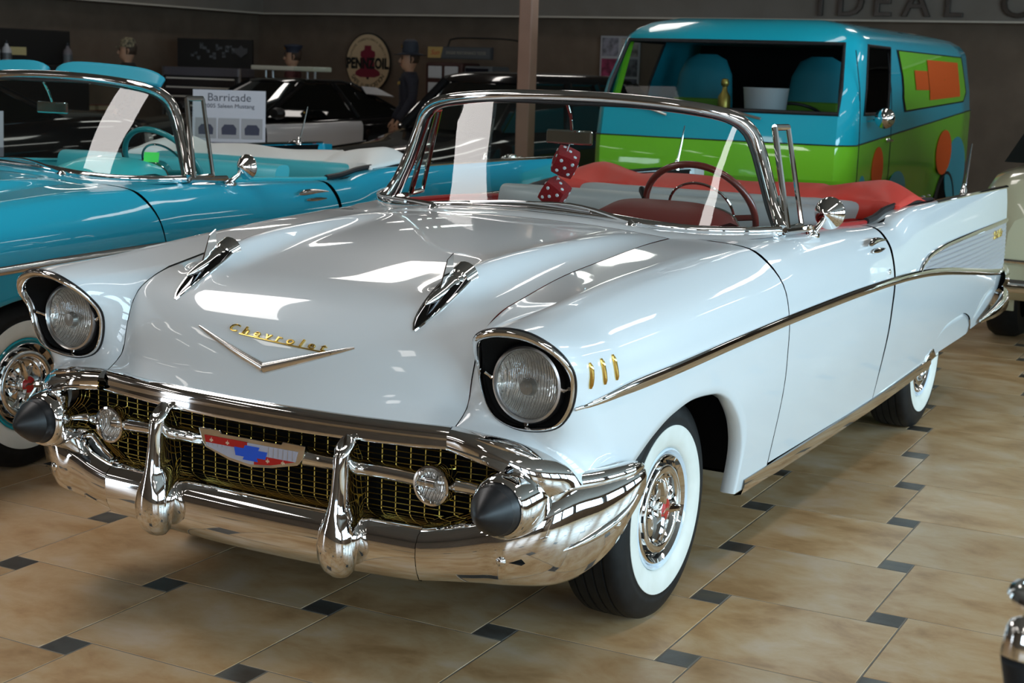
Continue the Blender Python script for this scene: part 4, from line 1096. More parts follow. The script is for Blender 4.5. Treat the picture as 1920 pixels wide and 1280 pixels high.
    k = MB(); k.tube(res([(-.95, .05, .48), (-.8, -.06, .48), (0, -.10, .48), (.8, -.06, .48), (.95, .05, .48)], 24), .07, 10, sx=.4); k.build('bumper', mat('van_bumper', (.55, .56, .57), .2, 1.0), van)
    k = MB(); k.tube(np.array([(W * 1.0, .48, 1.275), (W + .10, .42, 1.30)]), .008, 8); k.build('mirror_stem', CHROME, van)
    k = MB(); k.lathe([(0, -.045), (.03, -.04), (.06, -.02), (.072, 0), (.070, .008), (0, .006)], (W + .13, .42, 1.305), 'y', 28); k.build('mirror_head', CHROME, van)
    k = MB(); k.tube(np.array([(W + .01, .98, 1.13), (W + .03, 1.0, 1.135), (W + .03, 1.10, 1.13)]), [.014, .013, .009], 8); k.build('door_handle', CHROME, van)
    for x0, x1 in ((.35, -.22), (-.35, -.78)):
        k = MB(); k.tube(np.array([(x0, -.01, 1.275), ((x0 + x1) / 2, .012, 1.335), (x1, .02, 1.352)]), [.010, .007, .006], 6); k.build('wiper', STEEL, van)
    # cabin seen through the glass
    k = MB(); k.grid(np.array([[(x * (1.0 if z < 1.5 else .86), 1.75, z) for x in (-.90, 0, .90)] for z in (.6, 1.2, 1.80)])); k.grid(np.array([[(x, y, .75) for x in (-.93, .93)] for y in (.1, 1.75)])); k.build('bulkhead', DARK, van, smooth=False)
    k = MB(); k.box((0, .27, 1.27), (1.7, .36, .06)); k.build('dash_shelf', mat('van_dash', (.015, .22, .28), .5), van, smooth=False, bevel=.02)
    VT = mat('van_seat_turquoise', (.02, .25, .32), .5); VL = mat('van_seat_lime', (.12, .30, .02), .5)
    for s in (1, -1):
        st = empty('seat'); st.parent = van
        G = []
        for z, w, t in ((.85, .24, .07), (1.0, .25, .08), (1.35, .24, .08), (1.57, .215, .07), (1.68, .16, .06), (1.72, .08, .04)):
            a = np.linspace(0, 2*np.pi, 20, endpoint=False); G.append(np.stack([s * .45 + w * np.sign(np.cos(a)) * np.abs(np.cos(a)) ** .7, .92 + .12 * (z - .85) + t * np.sin(a), np.full(20, z)], 1))
        k = MB(); k.grid(np.array(G), cv=True); k.cap(G[-1]); k.build('backrest', VT, st)
        k = MB(); k.box((s * .45, .865, 1.30), (.40, .05, .18)); k.build('lime_insert', VL, st, smooth=False, bevel=.02)
        k = MB(); k.box((s * .45, .70, .84), (.46, .46, .12)); k.build('cushion', VT, st, smooth=False, bevel=.04)
    a = np.linspace(0, 2*np.pi, 40, endpoint=False); Q = Matrix.Translation((.45, .52, 1.28)) @ Vector((0, .5, .85)).to_track_quat('Z', 'Y').to_matrix().to_4x4()
    k = MB(); k.tube(np.stack([.20*np.cos(a), .20*np.sin(a), 0*a], 1), .012, 8, closed=True); k.tube(np.array([(-.2, 0, 0), (0, 0, -.03), (.2, 0, 0)]), .01, 6); k.moved(Q).build('steering_wheel', BLACK, van)
    k = MB(); k.tube(np.array([(-.905, .30, 1.30), (-.87, .50, 1.80)]), .03, 8); k.build('pillar_trim', LIME, van)
    Mv = Matrix.Translation(loc) @ Matrix.Rotation(rz, 4, 'Z')
    # bucket and bottle standing on the dash shelf
    p = Mv @ Vector((.28, .285, 1.303))
    b = empty('metal_bucket', p, 0, 'plain silver metal bucket inside the van windshield', 'bucket')
    k = MB(); k.lathe([(0, 0), (.140, 0), (.143, .004), (.160, .175), (.164, .18), (.160, .182), (.155, .175), (.139, .008), (0, .008)], (0, 0, 0), 'z', 40); k.build('pail', mat('pail_metal', (.66, .66, .68), .45, .25), b)
    k = MB(); k.tube(np.array([(.162 * math.cos(t), .162 * math.sin(t) * .3, .175 - .05 * abs(math.sin(t))) for t in np.linspace(-math.pi, 0, 16)]), .004, 6); k.build('bail_handle', STEEL, b)
    p = Mv @ Vector((-.02, .26, 1.302)); t = MB(); t.lathe([(0, 0), (.04, 0), (.045, .02), (.045, .11), (.02, .15), (.016, .18), (.026, .19), (.03, .21), (.022, .235), (0, .24)], (0, 0, 0), 'z', 20)
    tag(t.build('brass_figurine', mat('old_brass', (.45, .33, .08), .35, .8), None, loc=p), 'small brass figurine standing inside the van windshield', 'figurine')
    return van
# ------------------------------------------------------------------ background cars
def back_car(name, label, loc, rz, S):
    """S: dict of shape and colours. Front axle at y=0, rearwards +y."""
    car = empty(name, loc, rz, label, 'car')
    P = S['paint']; st = S['body']     # (y, half width, z low, z belt, z crown)
    def row(y, w, zl, zb, zc):
        h = [(0, zl), (w * .80, zl), (w * .95, zl + .03), (w * .995, zl + .12), (w, (zl + zb) / 2), (w * .985, zb - .08), (w * .93, zb - .01), (w * .80, zb + (zc - zb) * .35), (w * .5, zb + (zc - zb) * .8), (0, zc)]
        return [(x, y, z) for x, z in h] + [(-x, y, z) for x, z in h[::-1][1:-1]]
    Y = [s[0] for s in st]; A = np.array([s[1:] for s in st]); yy = np.linspace(Y[0], Y[-1], 44)
    V = pchip(Y, A, yy); G = np.array([row(y, *v) for y, v in zip(yy, V)])
    k = MB(); k.grid(G, cv=True); k.cap(G[0]); k.cap(G[-1]); k.build('body', P, car, ang=50)
    # greenhouse
    g = S['house']   # base: (y0, y1, w0, w1, z), roof: (y0, y1, w0, w1, z), crown
    (a0, a1, aw0, aw1, az), (r0, r1, rw0, rw1, rz_), cr = g
    def outline(y0, y1, w0, w1, z, n=9, e=.10):
        L = []
        for t in np.linspace(0, 1, n): L.append((w0 + (w1 - w0) * t, y0 + e + (y1 - y0 - 2 * e) * t, z))
        R_ = [(-x, y, z) for x, y, z in L[::-1]]
        F = [(x, y0 + e * (abs(x) / w0) ** 3, z) for x in np.linspace(-w0, w0, 9)[1:-1]]
        Bk = [(x, y1 - e * (abs(x) / w1) ** 3, z) for x in np.linspace(w1, -w1, 9)[1:-1]]
        return np.array(L + Bk + R_ + F)
    b, t = outline(a0, a1, aw0, aw1, az), outline(r0, r1, rw0, rw1, rz_)
    k = MB(); k.grid(np.array([b, b * .5 + t * .5 + (b - t) * [.06, .0, 0] , t]), cv=True); k.build('windows', S.get('glass', mat('dark_glass', (.004, .005, .005), .03, coat=1)), car)
    c = t.mean(0); k = MB(); up = lambda f, h: (t - c) * [f, f, 0] + c + [0, 0, h]
    k.grid(np.array([t - [0, 0, .03], up(1.02, 0), up(.96, cr * .45), up(.80, cr * .8), up(.45, cr * .97), up(.1, cr)]), cv=True); k.cap(up(.1, cr)); k.build('roof', S.get('roofpaint', P), car, ang=60)
    n = len(b)
    for i in S.get('pillars', (0, 4, 8, 16, 20, 24)):
        p0, p1 = b[i], t[i]; m_ = (p0 + p1) / 2 + (p0 - p1) * [.03, 0, 0]
        k = MB(); k.tube(res([p0, m_, p1], 6), S.get('pr', .028), 8); k.build('pillar', S.get('pillarpaint', P), car)
    # wheels
    for x in (1, -1):
        for y in (0, S['wb']):
            w = empty('wheel'); w.parent = car; xx = x * (S['track']); rr = S.get('wr', .32)
            sg = x
            k = MB(); k.lathe([(rr * .6, xx - sg * .09), (rr * .93, xx - sg * .095), (rr, xx - sg * .06), (rr, xx + sg * .06), (rr * .93, xx + sg * .095), (rr * .6, xx + sg * .09)], (0, y, rr), 'x', 36); k.build('tyre', TYRE, w)
            k = MB(); k.lathe([(rr * .62, xx + sg * .085), (rr * .55, xx + sg * .07), (rr * .3, xx + sg * .09), (0, xx + sg * .10)], (0, y, rr), 'x', 24); k.build('hubcap', S.get('hub', CHROME), w)
        k = MB(); k.lathe([(0, -.02), (.06, -.015), (.085, .0), (.085, .05)], (x * S['hl'][0], S['hl'][1], S['hl'][2]), 'y', 20); k.build('headlight', mat('lens_grey', (.6, .62, .6), .1, .4, coat=1), car)
        if S.get('mirror'):
            mx, my, mz = S['mirror']; k = MB(); k.lathe([(0, -.07), (.06, -.06), (.085, 0), (.08, .05), (0, .055)], (0, 0, 0), 'y', 20)
            k.moved(Matrix.Translation((x * mx, my, mz)) @ Matrix.Diagonal((1.35, .8, .8, 1))).build('door_mirror', BLACK, car)
    if S.get('bumper'):
        y0, w, z = S['bumper']; k = MB(); k.tube(res([(-w, y0 + .25, z), (-w * .85, y0 + .05, z), (0, y0, z), (w * .85, y0 + .05, z), (w, y0 + .25, z)], 24), .05, 10, sx=.5); k.build('bumper', CHROME, car)
    return car, G, yy


BLACKP = paint('black_paint', (.006, .006, .007), .15)
WHITEC = paint('patrol_white', (.62, .63, .65), .3)
COUPE = dict(paint=BLACKP, wb=2.72, track=.80, hl=(.68, -.80, .68), mirror=(.98, .72, .99),
             body=[(-.88, .60, .30, .60, .66), (-.80, .80, .24, .68, .74), (-.5, .90, .20, .76, .84), (0, .92, .20, .82, .92), (.55, .93, .20, .87, .98), (1.3, .93, .20, .88, .97), (2.2, .935, .20, .92, .98), (2.8, .94, .21, .95, 1.02), (3.3, .90, .26, .96, 1.04), (3.75, .82, .34, .92, 1.0), (3.86, .70, .42, .80, .88)],
             house=((.55, 3.05, .80, .70, .93), (1.28, 2.25, .56, .50, 1.33), .055), pillars=(0, 5, 8, 17, 20, 25), pr=.035)
SEDAN = dict(paint=BLACKP, wb=2.95, track=.74, hl=(.62, -.72, .80), wr=.35, bumper=(-1.02, .86, .45),
             body=[(-.80, .40, .40, .66, .72), (-.65, .60, .34, .74, .80), (-.2, .70, .30, .78, .86), (.5, .78, .30, .88, .94), (.9, .84, .28, .98, 1.03), (1.6, .86, .28, 1.02, 1.07), (2.6, .86, .28, 1.02, 1.08), (3.2, .78, .30, .98, 1.06), (3.8, .60, .36, .80, .86), (3.95, .45, .42, .66, .70)],
             house=((.75, 3.2, .74, .66, 1.02), (1.15, 2.75, .60, .54, 1.44), .10), pillars=(0, 3, 5, 8, 17, 20, 22, 25), pr=.045)


def police_car(loc, rz):
    c, G, yy = back_car('police_coupe', 'black and white police coupe with roof light bar near the back wall', loc, rz, COUPE)
    # white doors laid over the black body
    for s in (1, -1):
        k = MB(); R_ = []
        for y in np.linspace(.62, 2.0, 12):
            i = int(np.argmin(np.abs(yy - y))); L = G[i][1:7]; L = crv(L, np.linspace(1.2, 5, 10)); L = L + [.006, 0, 0]; L[:, 1] = y + .10 * (L[:, 2] - .6) * (y > 1.9); R_.append(L * [s, 1, 1])
        k.grid(np.array(R_)); k.build('white_door', WHITEC, c)
    k = MB(); k.add([(.655, 2.28, 1.215), (.60, 2.25, 1.30), (.52, 2.55, 1.285), (.62, 2.75, 1.18)], [(0, 1, 2, 3)]); k.build('rear_quarter_patch', WHITEC, c, solid=.01, smooth=False)
    lb = empty('light_bar'); lb.parent = c
    k = MB(); k.box((0, 1.62, 1.492), (1.28, .26, .055)); k.build('bar_lens', mat('light_bar_lens', (.62, .62, .52), .25, coat=.5), lb, smooth=False, bevel=.012)
    k = MB(); k.box((.45, 1.62, 1.492), (.40, .27, .056)); k.build('bar_lens', mat('light_bar_lens2', (.50, .55, .45), .25, coat=.5), lb, smooth=False, bevel=.012)
    for x in (-.5, -.35, .35, .5): k = MB(); k.tube(np.array([(x, 1.62, 1.38), (x, 1.62, 1.47)]), .014, 8); k.build('bar_foot', STEEL, lb)
    return c


def small_cream_car(loc, rz):
    """rounded two-door economy car, tail towards the camera side"""
    CR = paint('cream_paint', (.52, .50, .34), .3)
    S = dict(paint=CR, wb=2.4, track=.66, hl=(.55, -.62, .70), wr=.31,
             body=[(-.80, .58, .38, .80, .88), (-.70, .73, .32, .96, 1.04), (-.4, .78, .30, 1.04, 1.11), (.2, .79, .28, 1.06, 1.13), (1.0, .78, .27, 1.0, 1.06), (1.8, .76, .27, 1.0, 1.06), (2.4, .70, .30, .98, 1.08), (2.9, .56, .34, .84, .96), (3.2, .36, .42, .64, .72)],
             house=((-.20, 2.75, .75, .60, 1.09), (.45, 1.95, .60, .50, 1.50), .10), pillars=(0, 4, 8, 17, 21, 25), pr=.045)
    c, G, yy = back_car('compact_car', 'cream coloured rounded compact car at the right edge of the photo', loc, rz, S)
    for s in (1, -1):
        for y in (0.0, 2.4):   # bulbous fenders
            k = MB(); Gr = []
            for t in np.linspace(0, 1, 14):
                a = math.pi * (t * 1.15 - .08); yc, zc = y - .46 * math.cos(a), .30 + .40 * max(math.sin(a), -.2)
                Gr.append([(s * (.56 + w * .25), yc * .0 + y + (yc - y) * (1 - .12 * w ** 3), .30 + (zc - .30) * (1 - .25 * w ** 3)) for w in np.linspace(0, 1, 7)])
            k.grid(np.array(Gr)); k.build('fender', CR, c, solid=.012)
        k = MB(); k.tube(np.array([(s * .74, .55, .30), (s * .74, 1.85, .30)]), .05, 8, sx=.8); k.build('running_board', CR, c)
        k = MB(); k.tube(np.array([G[int(np.argmin(np.abs(yy - y)))][5] * [s, 1, 1] + [s * .004, 0, -.02] for y in np.linspace(-.3, 2.7, 20)]), .014, 6); k.build('body_stripe', BLACK, c)
    for y0, sg in ((-.86, 1), (3.36, -1)):
        b = empty('bumper'); b.parent = c
        k = MB(); k.tube(res([(-.74, y0 + sg * .28, .42), (-.68, y0 + sg * .06, .42), (0, y0, .42), (.68, y0 + sg * .06, .42), (.74, y0 + sg * .28, .42)], 24), .04, 10, sx=.5); k.build('lower_bar', CHROME, b)
        k = MB(); k.tube(res([(-.70, y0 + sg * .22, .55), (-.60, y0 + sg * .05, .56), (0, y0, .56), (.60, y0 + sg * .05, .56), (.70, y0 + sg * .22, .55)], 24), .015, 8); k.build('upper_rail', CHROME, b)
        for x in (-.35, .35): k = MB(); k.tube(np.array([(x, y0, .36), (x, y0 - sg * .03, .46), (x, y0, .57)]), .025, 8); k.build('overrider', CHROME, b)
    return c
# ------------------------------------------------------------------ dressed mannequins by the wall
def mannequin(loc, rz, label, shirt, trousers, hat, skin=(.42, .24, .15), arm=0.0, badges=False):
    """standing figure 1.78 m tall, facing -y; body one skinned surface, clothing and hat as children"""
    root = empty('mannequin', loc, rz, label, 'mannequin')
    SK = mat('mannequin_skin', skin, .45)
    def skin_body(name, V, E, Rr, m, sub=2, rootv=0):
        me = bpy.data.meshes.new(name); me.from_pydata(V, E, []); o = bpy.data.objects.new(name, me); COL.objects.link(o); o.parent = root
        o.modifiers.new('skin', 'SKIN')
        for i, r in enumerate(Rr):
            rr = r if isinstance(r, tuple) else (r, r); me.skin_vertices[0].data[i].radius = rr
        for i in range(len(V)): me.skin_vertices[0].data[i].use_root = (i == rootv)
        d = o.modifiers.new('subdivision', 'SUBSURF'); d.levels = sub; d.render_levels = sub
        me.materials.append(m); o.modifiers['skin'].use_smooth_shade = True
        return o
    sh = .20
    # clothed torso and arms
    V = [(0, .0, .98), (0, -.01, 1.12), (0, -.015, 1.30), (0, .0, 1.44), (0, .0, 1.50)]; E = [(0, 1), (1, 2), (2, 3), (3, 4)]; Rr = [(.155, .105), (.15, .105), (.175, .12), (.13, .085), (.062, .06)]
    for s in (1, -1):
        b = len(V); V += [(s * sh, .0, 1.42), (s * (sh + .07), .01, 1.20), (s * (sh + .055), -.07 - arm * .1, .99), (s * (sh + .045), -.10 - arm * .12, .93)]
        E += [(3, b), (b, b + 1), (b + 1, b + 2), (b + 2, b + 3)]; Rr += [.072, .058, .050, .046]
    skin_body('jacket', V, E, Rr, shirt)
    # legs
    V = [(0, 0, .97)]; E = []; Rr = [(.14, .10)]
    for s in (1, -1):
        b = len(V); V += [(s * .095, 0, .88), (s * .10, -.01, .50), (s * .10, .01, .12)]; E += [(0, b), (b, b + 1), (b + 1, b + 2)]; Rr += [.092, .066, .05]
    skin_body('trousers', V, E, Rr, trousers)
    for s in (1, -1):
        k = MB(); G = []
        for y, w, h in ((.09, .03, .05), (.06, .042, .10), (0, .042, .11), (-.08, .045, .075), (-.15, .045, .055), (-.19, .03, .035), (-.20, .008, .01)):
            G.append([(s * .10 + w * math.cos(a), y, max(0.0, h / 2 + h / 2 * math.sin(a))) for a in np.linspace(0, 2*np.pi, 14, endpoint=False)])
        k.grid(np.array(G), cv=True); k.cap(G[0]); k.cap(G[-1]); k.build('shoe', BLACK, root)
        # hand: palm, four fingers, thumb
        x0 = s * (sh + .045); y0 = -.10 - arm * .12; z0 = .93
        V = [(x0, y0, z0 + .01), (x0, y0 - .012, z0 - .045), (x0, y0 - .02, z0 - .085)]; E = [(0, 1), (1, 2)]; Rr = [(.026, .02), (.036, .018), (.036, .015)]
        for j, L in enumerate((.060, .070, .066, .052)):
            b = len(V); yy = y0 - .045 + j * .018; V += [(x0, yy, z0 - .095), (x0 - s * .008, yy - .004, z0 - .095 - L * .5), (x0 - s * .022, yy - .006, z0 - .095 - L)]; E += [(2, b), (b, b + 1), (b + 1, b + 2)]; Rr += [.0085, .008, .007]
        b = len(V); V += [(x0, y0 - .045, z0 - .045), (x0 - s * .006, y0 - .062, z0 - .075), (x0 - s * .012, y0 - .066, z0 - .10)]; E += [(1, b), (b, b + 1), (b + 1, b + 2)]; Rr += [.011, .0095, .008]
        skin_body('hand', V, E, Rr, SK, 1)
    # head with face: profile lofted ring by ring
    G = []
    for z, w, f, bk in ((1.475, .056, .048, .055), (1.515, .055, .052, .058), (1.535, .058, .085, .066), (1.555, .064, .098, .078), (1.585, .070, .100, .090), (1.615, .073, .098, .098), (1.645, .075, .094, .102), (1.675, .076, .098, .104), (1.705, .075, .096, .104), (1.735, .070, .084, .096), (1.76, .056, .060, .078), (1.775, .03, .03, .045)):
        a = np.linspace(0, 2*np.pi, 28, endpoint=False); G.append(np.stack([w * np.cos(a), np.where(np.sin(a) < 0, f, bk) * np.sin(a) * .95 - .012, np.full(28, z)], 1))
    k = MB(); k.grid(np.array(G), cv=True); k.cap(G[-1]); h = k.build('head', SK, root)
    k = MB(); k.tube(res([(0, -.098, 1.668), (0, -.114, 1.640), (0, -.126, 1.618), (0, -.108, 1.606)], 8), [.008, .010, .012, .013, .015, .0155, .014, .008], 10); k.build('nose', SK, h)
    for s in (1, -1):
        k = MB(); k.lathe([(0, -.012), (.008, -.009), (.0115, 0)], (s * .030, -.098, 1.655), 'y', 12); k.build('eye', mat('eye_dark', (.03, .02, .015), .2), h)
        k = MB(); k.tube(np.array([(s * .016, -.107, 1.675), (s * .03, -.108, 1.680), (s * .045, -.099, 1.674)]), [.003, .004, .003], 6); k.build('eyebrow', mat('brow_brown', (.06, .035, .02), .8), h)
        k = MB(); k.tube(res([(s * .072, .005, 1.66), (s * .084, .018, 1.665), (s * .085, .02, 1.635), (s * .074, .006, 1.605)], 8), [.008, .012, .012, .012, .011, .010, .009, .006], 8); k.build('ear', SK, h)
    k = MB(); k.tube(res([(-.024, -.103, 1.575), (0, -.113, 1.577), (.024, -.103, 1.575)], 8), [.003, .006, .007, .0075, .0075, .007, .006, .003], 8); k.build('mouth', mat('lip', (.32, .12, .09), .4), h)
    G = []
    for z, w, f, bk in ((1.60, .074, -.02, .100), (1.66, .080, -.01, .112), (1.70, .081, .0, .114), (1.74, .078, .05, .106)):
        a = np.linspace(-.1, math.pi + .1, 20); G.append(np.stack([w * np.cos(a), (bk) * np.sin(a) - .012 + .012, np.full(20, z)], 1))
    k = MB(); k.grid(np.array(G)); k.build('hair', mat('hair_brown', (.05, .03, .018), .7), h, solid=.006)
    if badges:
        for bx, bz in ((-.07, 1.36), (.08, 1.37)):
            k = MB(); k.lathe([(0, -.010), (.016, -.007), (.022, 0)], (bx, -.128, bz), 'y', 12); k.build('badge', mat('badge_gold', (.62, .42, .08), .3, .5), root)
        k = MB(); k.box((.0, -.122, 1.26), (.035, .012, .34)); k.build('necktie', mat('tie_grey', (.035, .035, .04), .7), root, smooth=False, bevel=.006)
    kind, hm = hat
    hh = empty('hat'); hh.parent = root
    if kind == 'campaign':
        k = MB(); k.lathe([(.20, 1.700), (.195, 1.692), (.12, 1.715), (.098, 1.72), (.097, 1.79), (.085, 1.85), (.05, 1.875), (0, 1.872)], (0, 0, 0), 'z', 40); k.build('crown', hm, hh)
        k = MB(); k.lathe([(0, -.008), (.024, -.006), (.026, 0)], (0, -.10, 1.79), 'y', 16); k.build('badge', GOLD, hh)
    elif kind == 'peaked':
        k = MB(); k.lathe([(.098, 1.70), (.099, 1.735), (.128, 1.785), (.125, 1.80), (.06, 1.815), (0, 1.818)], (0, 0, 0), 'z', 36); k.build('crown', hm, hh)
        k = MB(); G = [[(x * (.085 + .02 * t), -.085 - .055 * t * (1 - x * x * .6), 1.708 - .02 * t) for x in np.linspace(-1, 1, 13)] for t in np.linspace(0, 1, 5)]; k.grid(np.array(G)); k.build('visor', BLACK, hh, solid=.004)
        k = MB(); k.lathe([(0, -.010), (.026, -.007), (.03, 0)], (0, -.115, 1.765), 'y', 16); k.build('badge', mat('orange_badge', (.75, .30, .02), .3, .4), hh)
    else:
        k = MB(); k.lathe([(.098, 1.69), (.100, 1.73), (.085, 1.785), (.05, 1.81), (0, 1.815)], (0, 0, 0), 'z', 32); k.build('crown', hm, hh)
        k = MB(); G = [[(x * .078, -.085 - .075 * t * (1 - x * x * .5), 1.705 - .012 * t - .012 * x * x) for x in np.linspace(-1, 1, 13)] for t in np.linspace(0, 1, 5)]; k.grid(np.array(G)); k.build('bill', hm, hh, solid=.004)
    return root
# ------------------------------------------------------------------ signs and furniture along the walls
def at_wall(k, x, z, y=None): return k.moved(frame((x, (RY1 - .03) if y is None else y, z), (1, 0, 0), (0, 0, 1)))
TANP = mat('sign_tan', (.58, .42, .25), .45); SBLACK = mat('sign_black', (.012, .011, .010), .5); SRED = mat('sign_bell_red', (.20, .018, .035), .45); GREYP = mat('grey_enamel', (.10, .11, .115), .4)


def build_walls_things():
    # round oil sign with a bell
    cx, cz, ry = -10.83, 1.60, RY1 - .05
    s = empty('oil_sign', (cx, ry, cz), 0, 'round tan PENNZOIL metal sign with a red bell on the back wall', 'sign')
    E_ = frame((0, 0, 0), (1, 0, 0), (0, 0, 1)) @ Matrix.Diagonal((1.30, 1.30, 1, 1))
    circ = lambda r, ex=.92, n=48: [(r * ex * math.cos(a), r * math.sin(a)) for a in np.linspace(0, 2*np.pi, n, endpoint=False)]
    MB().prism(circ(.345), .02).moved(E_).build('rim', SBLACK, s, smooth=False); MB().prism(circ(.330), .024).moved(E_).build('disc', TANP, s, smooth=False)
    bell = [(-.045, .20), (.045, .20), (.05, .15), (.10, .13), (.105, .08), (.085, .06), (.10, -.06), (.17, -.10), (.175, -.14), (.10, -.165), (-.10, -.165), (-.175, -.14), (-.17, -.10), (-.10, -.06), (-.085, .06), (-.105, .08), (-.10, .13), (-.05, .15)]
    MB().prism(bell, .027).moved(E_).build('bell', SRED, s, smooth=False)
    MB().prism([(-.02, -.165), (.02, -.165), (.012, -.19), (-.012, -.19)], .027).moved(E_).build('bell_clapper', SBLACK, s, smooth=False)
    t = text_mb('PENNZOIL', .165, .002, spacing=1.06, bold=.008); t.moved(E_ @ Matrix.Translation((0, -.01, .034)) @ Matrix.Diagonal((.72, 1, 1, 1))).build('lettering', SBLACK, s, smooth=False)
    def arc_text(txt, r, a0, a1, size, m, flip=False):
        k = MB()
        for ch, a in zip(txt, np.linspace(a0, a1, len(txt))):
            if ch == ' ': continue
            M_ = E_ @ Matrix.Translation((r * .92 * math.cos(a), r * math.sin(a), .027)) @ Matrix.Rotation(a - math.pi / 2 + (math.pi if flip else 0), 4, 'Z')
            g = text_mb(ch, size, .001).moved(M_); k.add(g.v, g.f)
        o = k.build('arc_lettering', m, s, smooth=False); o['kind'] = 'stuff'
    arc_text('SUPREME PENNSYLVANIA QUALITY', .275, R(165), R(15), .036, mat('sign_brown', (.10, .06, .03), .5)); arc_text('SAFE LUBRICATION', .275, R(215), R(325), .075, SBLACK, True)
    # raised letters on the bulkhead
    xs = [(-3.64, 'I'), (-3.26, 'D'), (-2.86, 'E'), (-2.44, 'A'), (-2.00, 'L'), (-1.28, 'C')]
    for x, ch in xs:
        k = text_mb(ch, .50, .025, bev=.004); k = k.moved(frame((x, RY1 - .50 - .03, 2.505), (1, 0, 0), (0, 0, 1)))
        o = k.build('wall_letter', mat('letter_bronze', (.05, .045, .04), .25, .9), None, smooth=False)
        tag(o, {'I': 'large dark metal letter I on the bulkhead above the van roof', 'D': 'large dark metal letter D on the bulkhead', 'E': 'large dark metal letter E on the bulkhead', 'A': 'large dark metal letter A on the bulkhead' if x < -1.5 else 'second metal letter A on the bulkhead, past the right edge', 'L': 'large dark metal letter L between A and C' if x < -1.5 else 'second metal letter L right of the C', 'C': 'large round metal letter C at the top right corner'}[ch], 'letter', 'letters on the bulkhead')
    # engine tester cabinet
    x0, y0 = -8.95, 14.75
    c = empty('engine_tester', (x0, y0, 0), 0, 'dark workshop engine tester cabinet with white dials behind the mannequin', 'machine')
    MB().box((0, 0, .82), (.62, .5, 1.64)).build('cabinet', mat('tester_maroon', (.05, .018, .014), .5), c, smooth=False, bevel=.03)
    MB().box((.56, .0, .80), (.46, .5, 1.60)).build('side_cabinet', GREYP, c, smooth=False, bevel=.03)
    for x, z in ((-.14, 1.50), (.13, 1.50), (-.14, 1.27), (.13, 1.27)):
        MB().box((x, -.262, z), (.22, .02, .17)).build('dial', mat('dial_white', (.50, .51, .52), .4), c, smooth=False, bevel=.05)
    MB().box((.55, -.262, 1.42), (.36, .02, .30)).build('scope_screen', mat('scope', (.004, .005, .012), .1), c, smooth=False)
    MB().box((.15, -.05, 1.775), (1.04, .06, .17)).build('header_board', mat('board_grey', (.05, .055, .06), .5), c, smooth=False)
    MB().box((.15, -.085, 1.775), (1.01, .01, .145)).build('header_face', mat('board_face', (.075, .08, .085), .5), c, smooth=False)
    MB().prism([(-.37, -.075), (-.16, -.075), (-.12, .08), (-.37, .08)], .01).moved(frame((.0, -.09, 1.775), (1, 0, 0), (0, 0, 1))).build('header_logo_panel', mat('logo_yellow', (.45, .30, .10), .5), c, smooth=False)
    text_mb('Sun', .10, .001, .3).moved(frame((-.25, -.102, 1.775), (1, 0, 0), (0, 0, 1))).build('logo_text', mat('logo_red', (.45, .04, .02), .5), c, smooth=False)
    text_mb('ENGINE PERFORMANCE TESTER', .062, .001).moved(frame((.26, -.092, 1.775), (1, 0, 0), (0, 0, 1)) @ Matrix.Diagonal((.74, 1, 1, 1))).build('header_text', mat('board_text', (.30, .27, .22), .5), c, smooth=False)['kind'] = 'stuff'
    a = res([(-.16, .1, 1.86), (-.10, .1, 1.97), (.3, .1, 1.99), (1.0, .1, 1.96), (1.15, .1, 1.80), (1.15, .1, .05)], 30); MB().tube(a, .012, 6).build('boom', SBLACK, c)
    # poster with four pictures
    px, pz = -6.62, 1.70
    p = empty('photo_poster', (px, RY1 - .04, pz), 0, 'white framed poster with several car pictures on the back wall', 'poster')
    MB().box((0, 0, 0), (.60, .02, .74)).build('sheet', mat('poster_white', (.38, .37, .38), .5), p, smooth=False)
    for i, (x, z, w, h, col) in enumerate(((-.15, .22, .25, .25, (.20, .19, .22)), (.15, .22, .25, .25, (.34, .30, .26)), (-.15, -.06, .25, .24, (.25, .03, .08)), (.15, -.06, .25, .24, (.12, .12, .13)), (-.15, -.28, .25, .14, (.05, .04, .09)), (.15, -.28, .25, .14, (.08, .08, .10)))):
        MB().box((x, -.013, z), (w, .006, h)).build('picture', noisy(mat('poster_pic_%d' % i, col, .4), 9, tuple(c_ * .4 for c_ in col), tuple(min(1, c_ * 1.5) for c_ in col)), p, smooth=False)
    # motorcycle banner with tool chest
    bx, by = -11.85, 12.9
    b = empty('tool_chest', (bx, by, 0), R(12), 'tall silver tool chest with many drawers under a black banner', 'tool chest')
    MB().box((0, 0, .68), (1.15, .5, 1.32)).build('cabinet', mat('chest_dark', (.022, .020, .020), .35), b, smooth=False, bevel=.02)
    MB().box((0, -.02, 1.40), (1.17, .5, .12)).build('top_shelf', mat('chest_lilac', (.13, .125, .145), .35, .3), b, smooth=False, bevel=.01)
    for i in range(9):
        d = MB().box((0, -.262, 1.27 - i * .125), (1.08, .02, .105)).build('drawer', mat('chest_drawer', (.030, .024, .024), .35), b, smooth=False)
        MB().box((0, -.282, 1.305 - i * .125), (1.06, .022, .020)).build('drawer_pull', mat('pull_alu', (.72, .69, .62), .4), d, smooth=False)
    for s in (-1, 1): MB().box((s * .60, -.24, .73), (.03, .03, 1.46)).build('corner_post', STEEL, b, smooth=False)
    q = empty('banner', (bx + .0, by + .12, 1.462), R(12), 'black motorcycle banner standing above the tool chest', 'banner')
    MB().box((0, 0, .20), (1.18, .05, .40)).build('board', SBLACK, q, smooth=False)
    G = MB(); rng = random.Random(4)
    for i in range(14): G.box((-.35 + i * .05, -.03, .22 + .10 * rng.uniform(-1, 1)), (.05, .008, .05 * rng.uniform(.5, 2)))
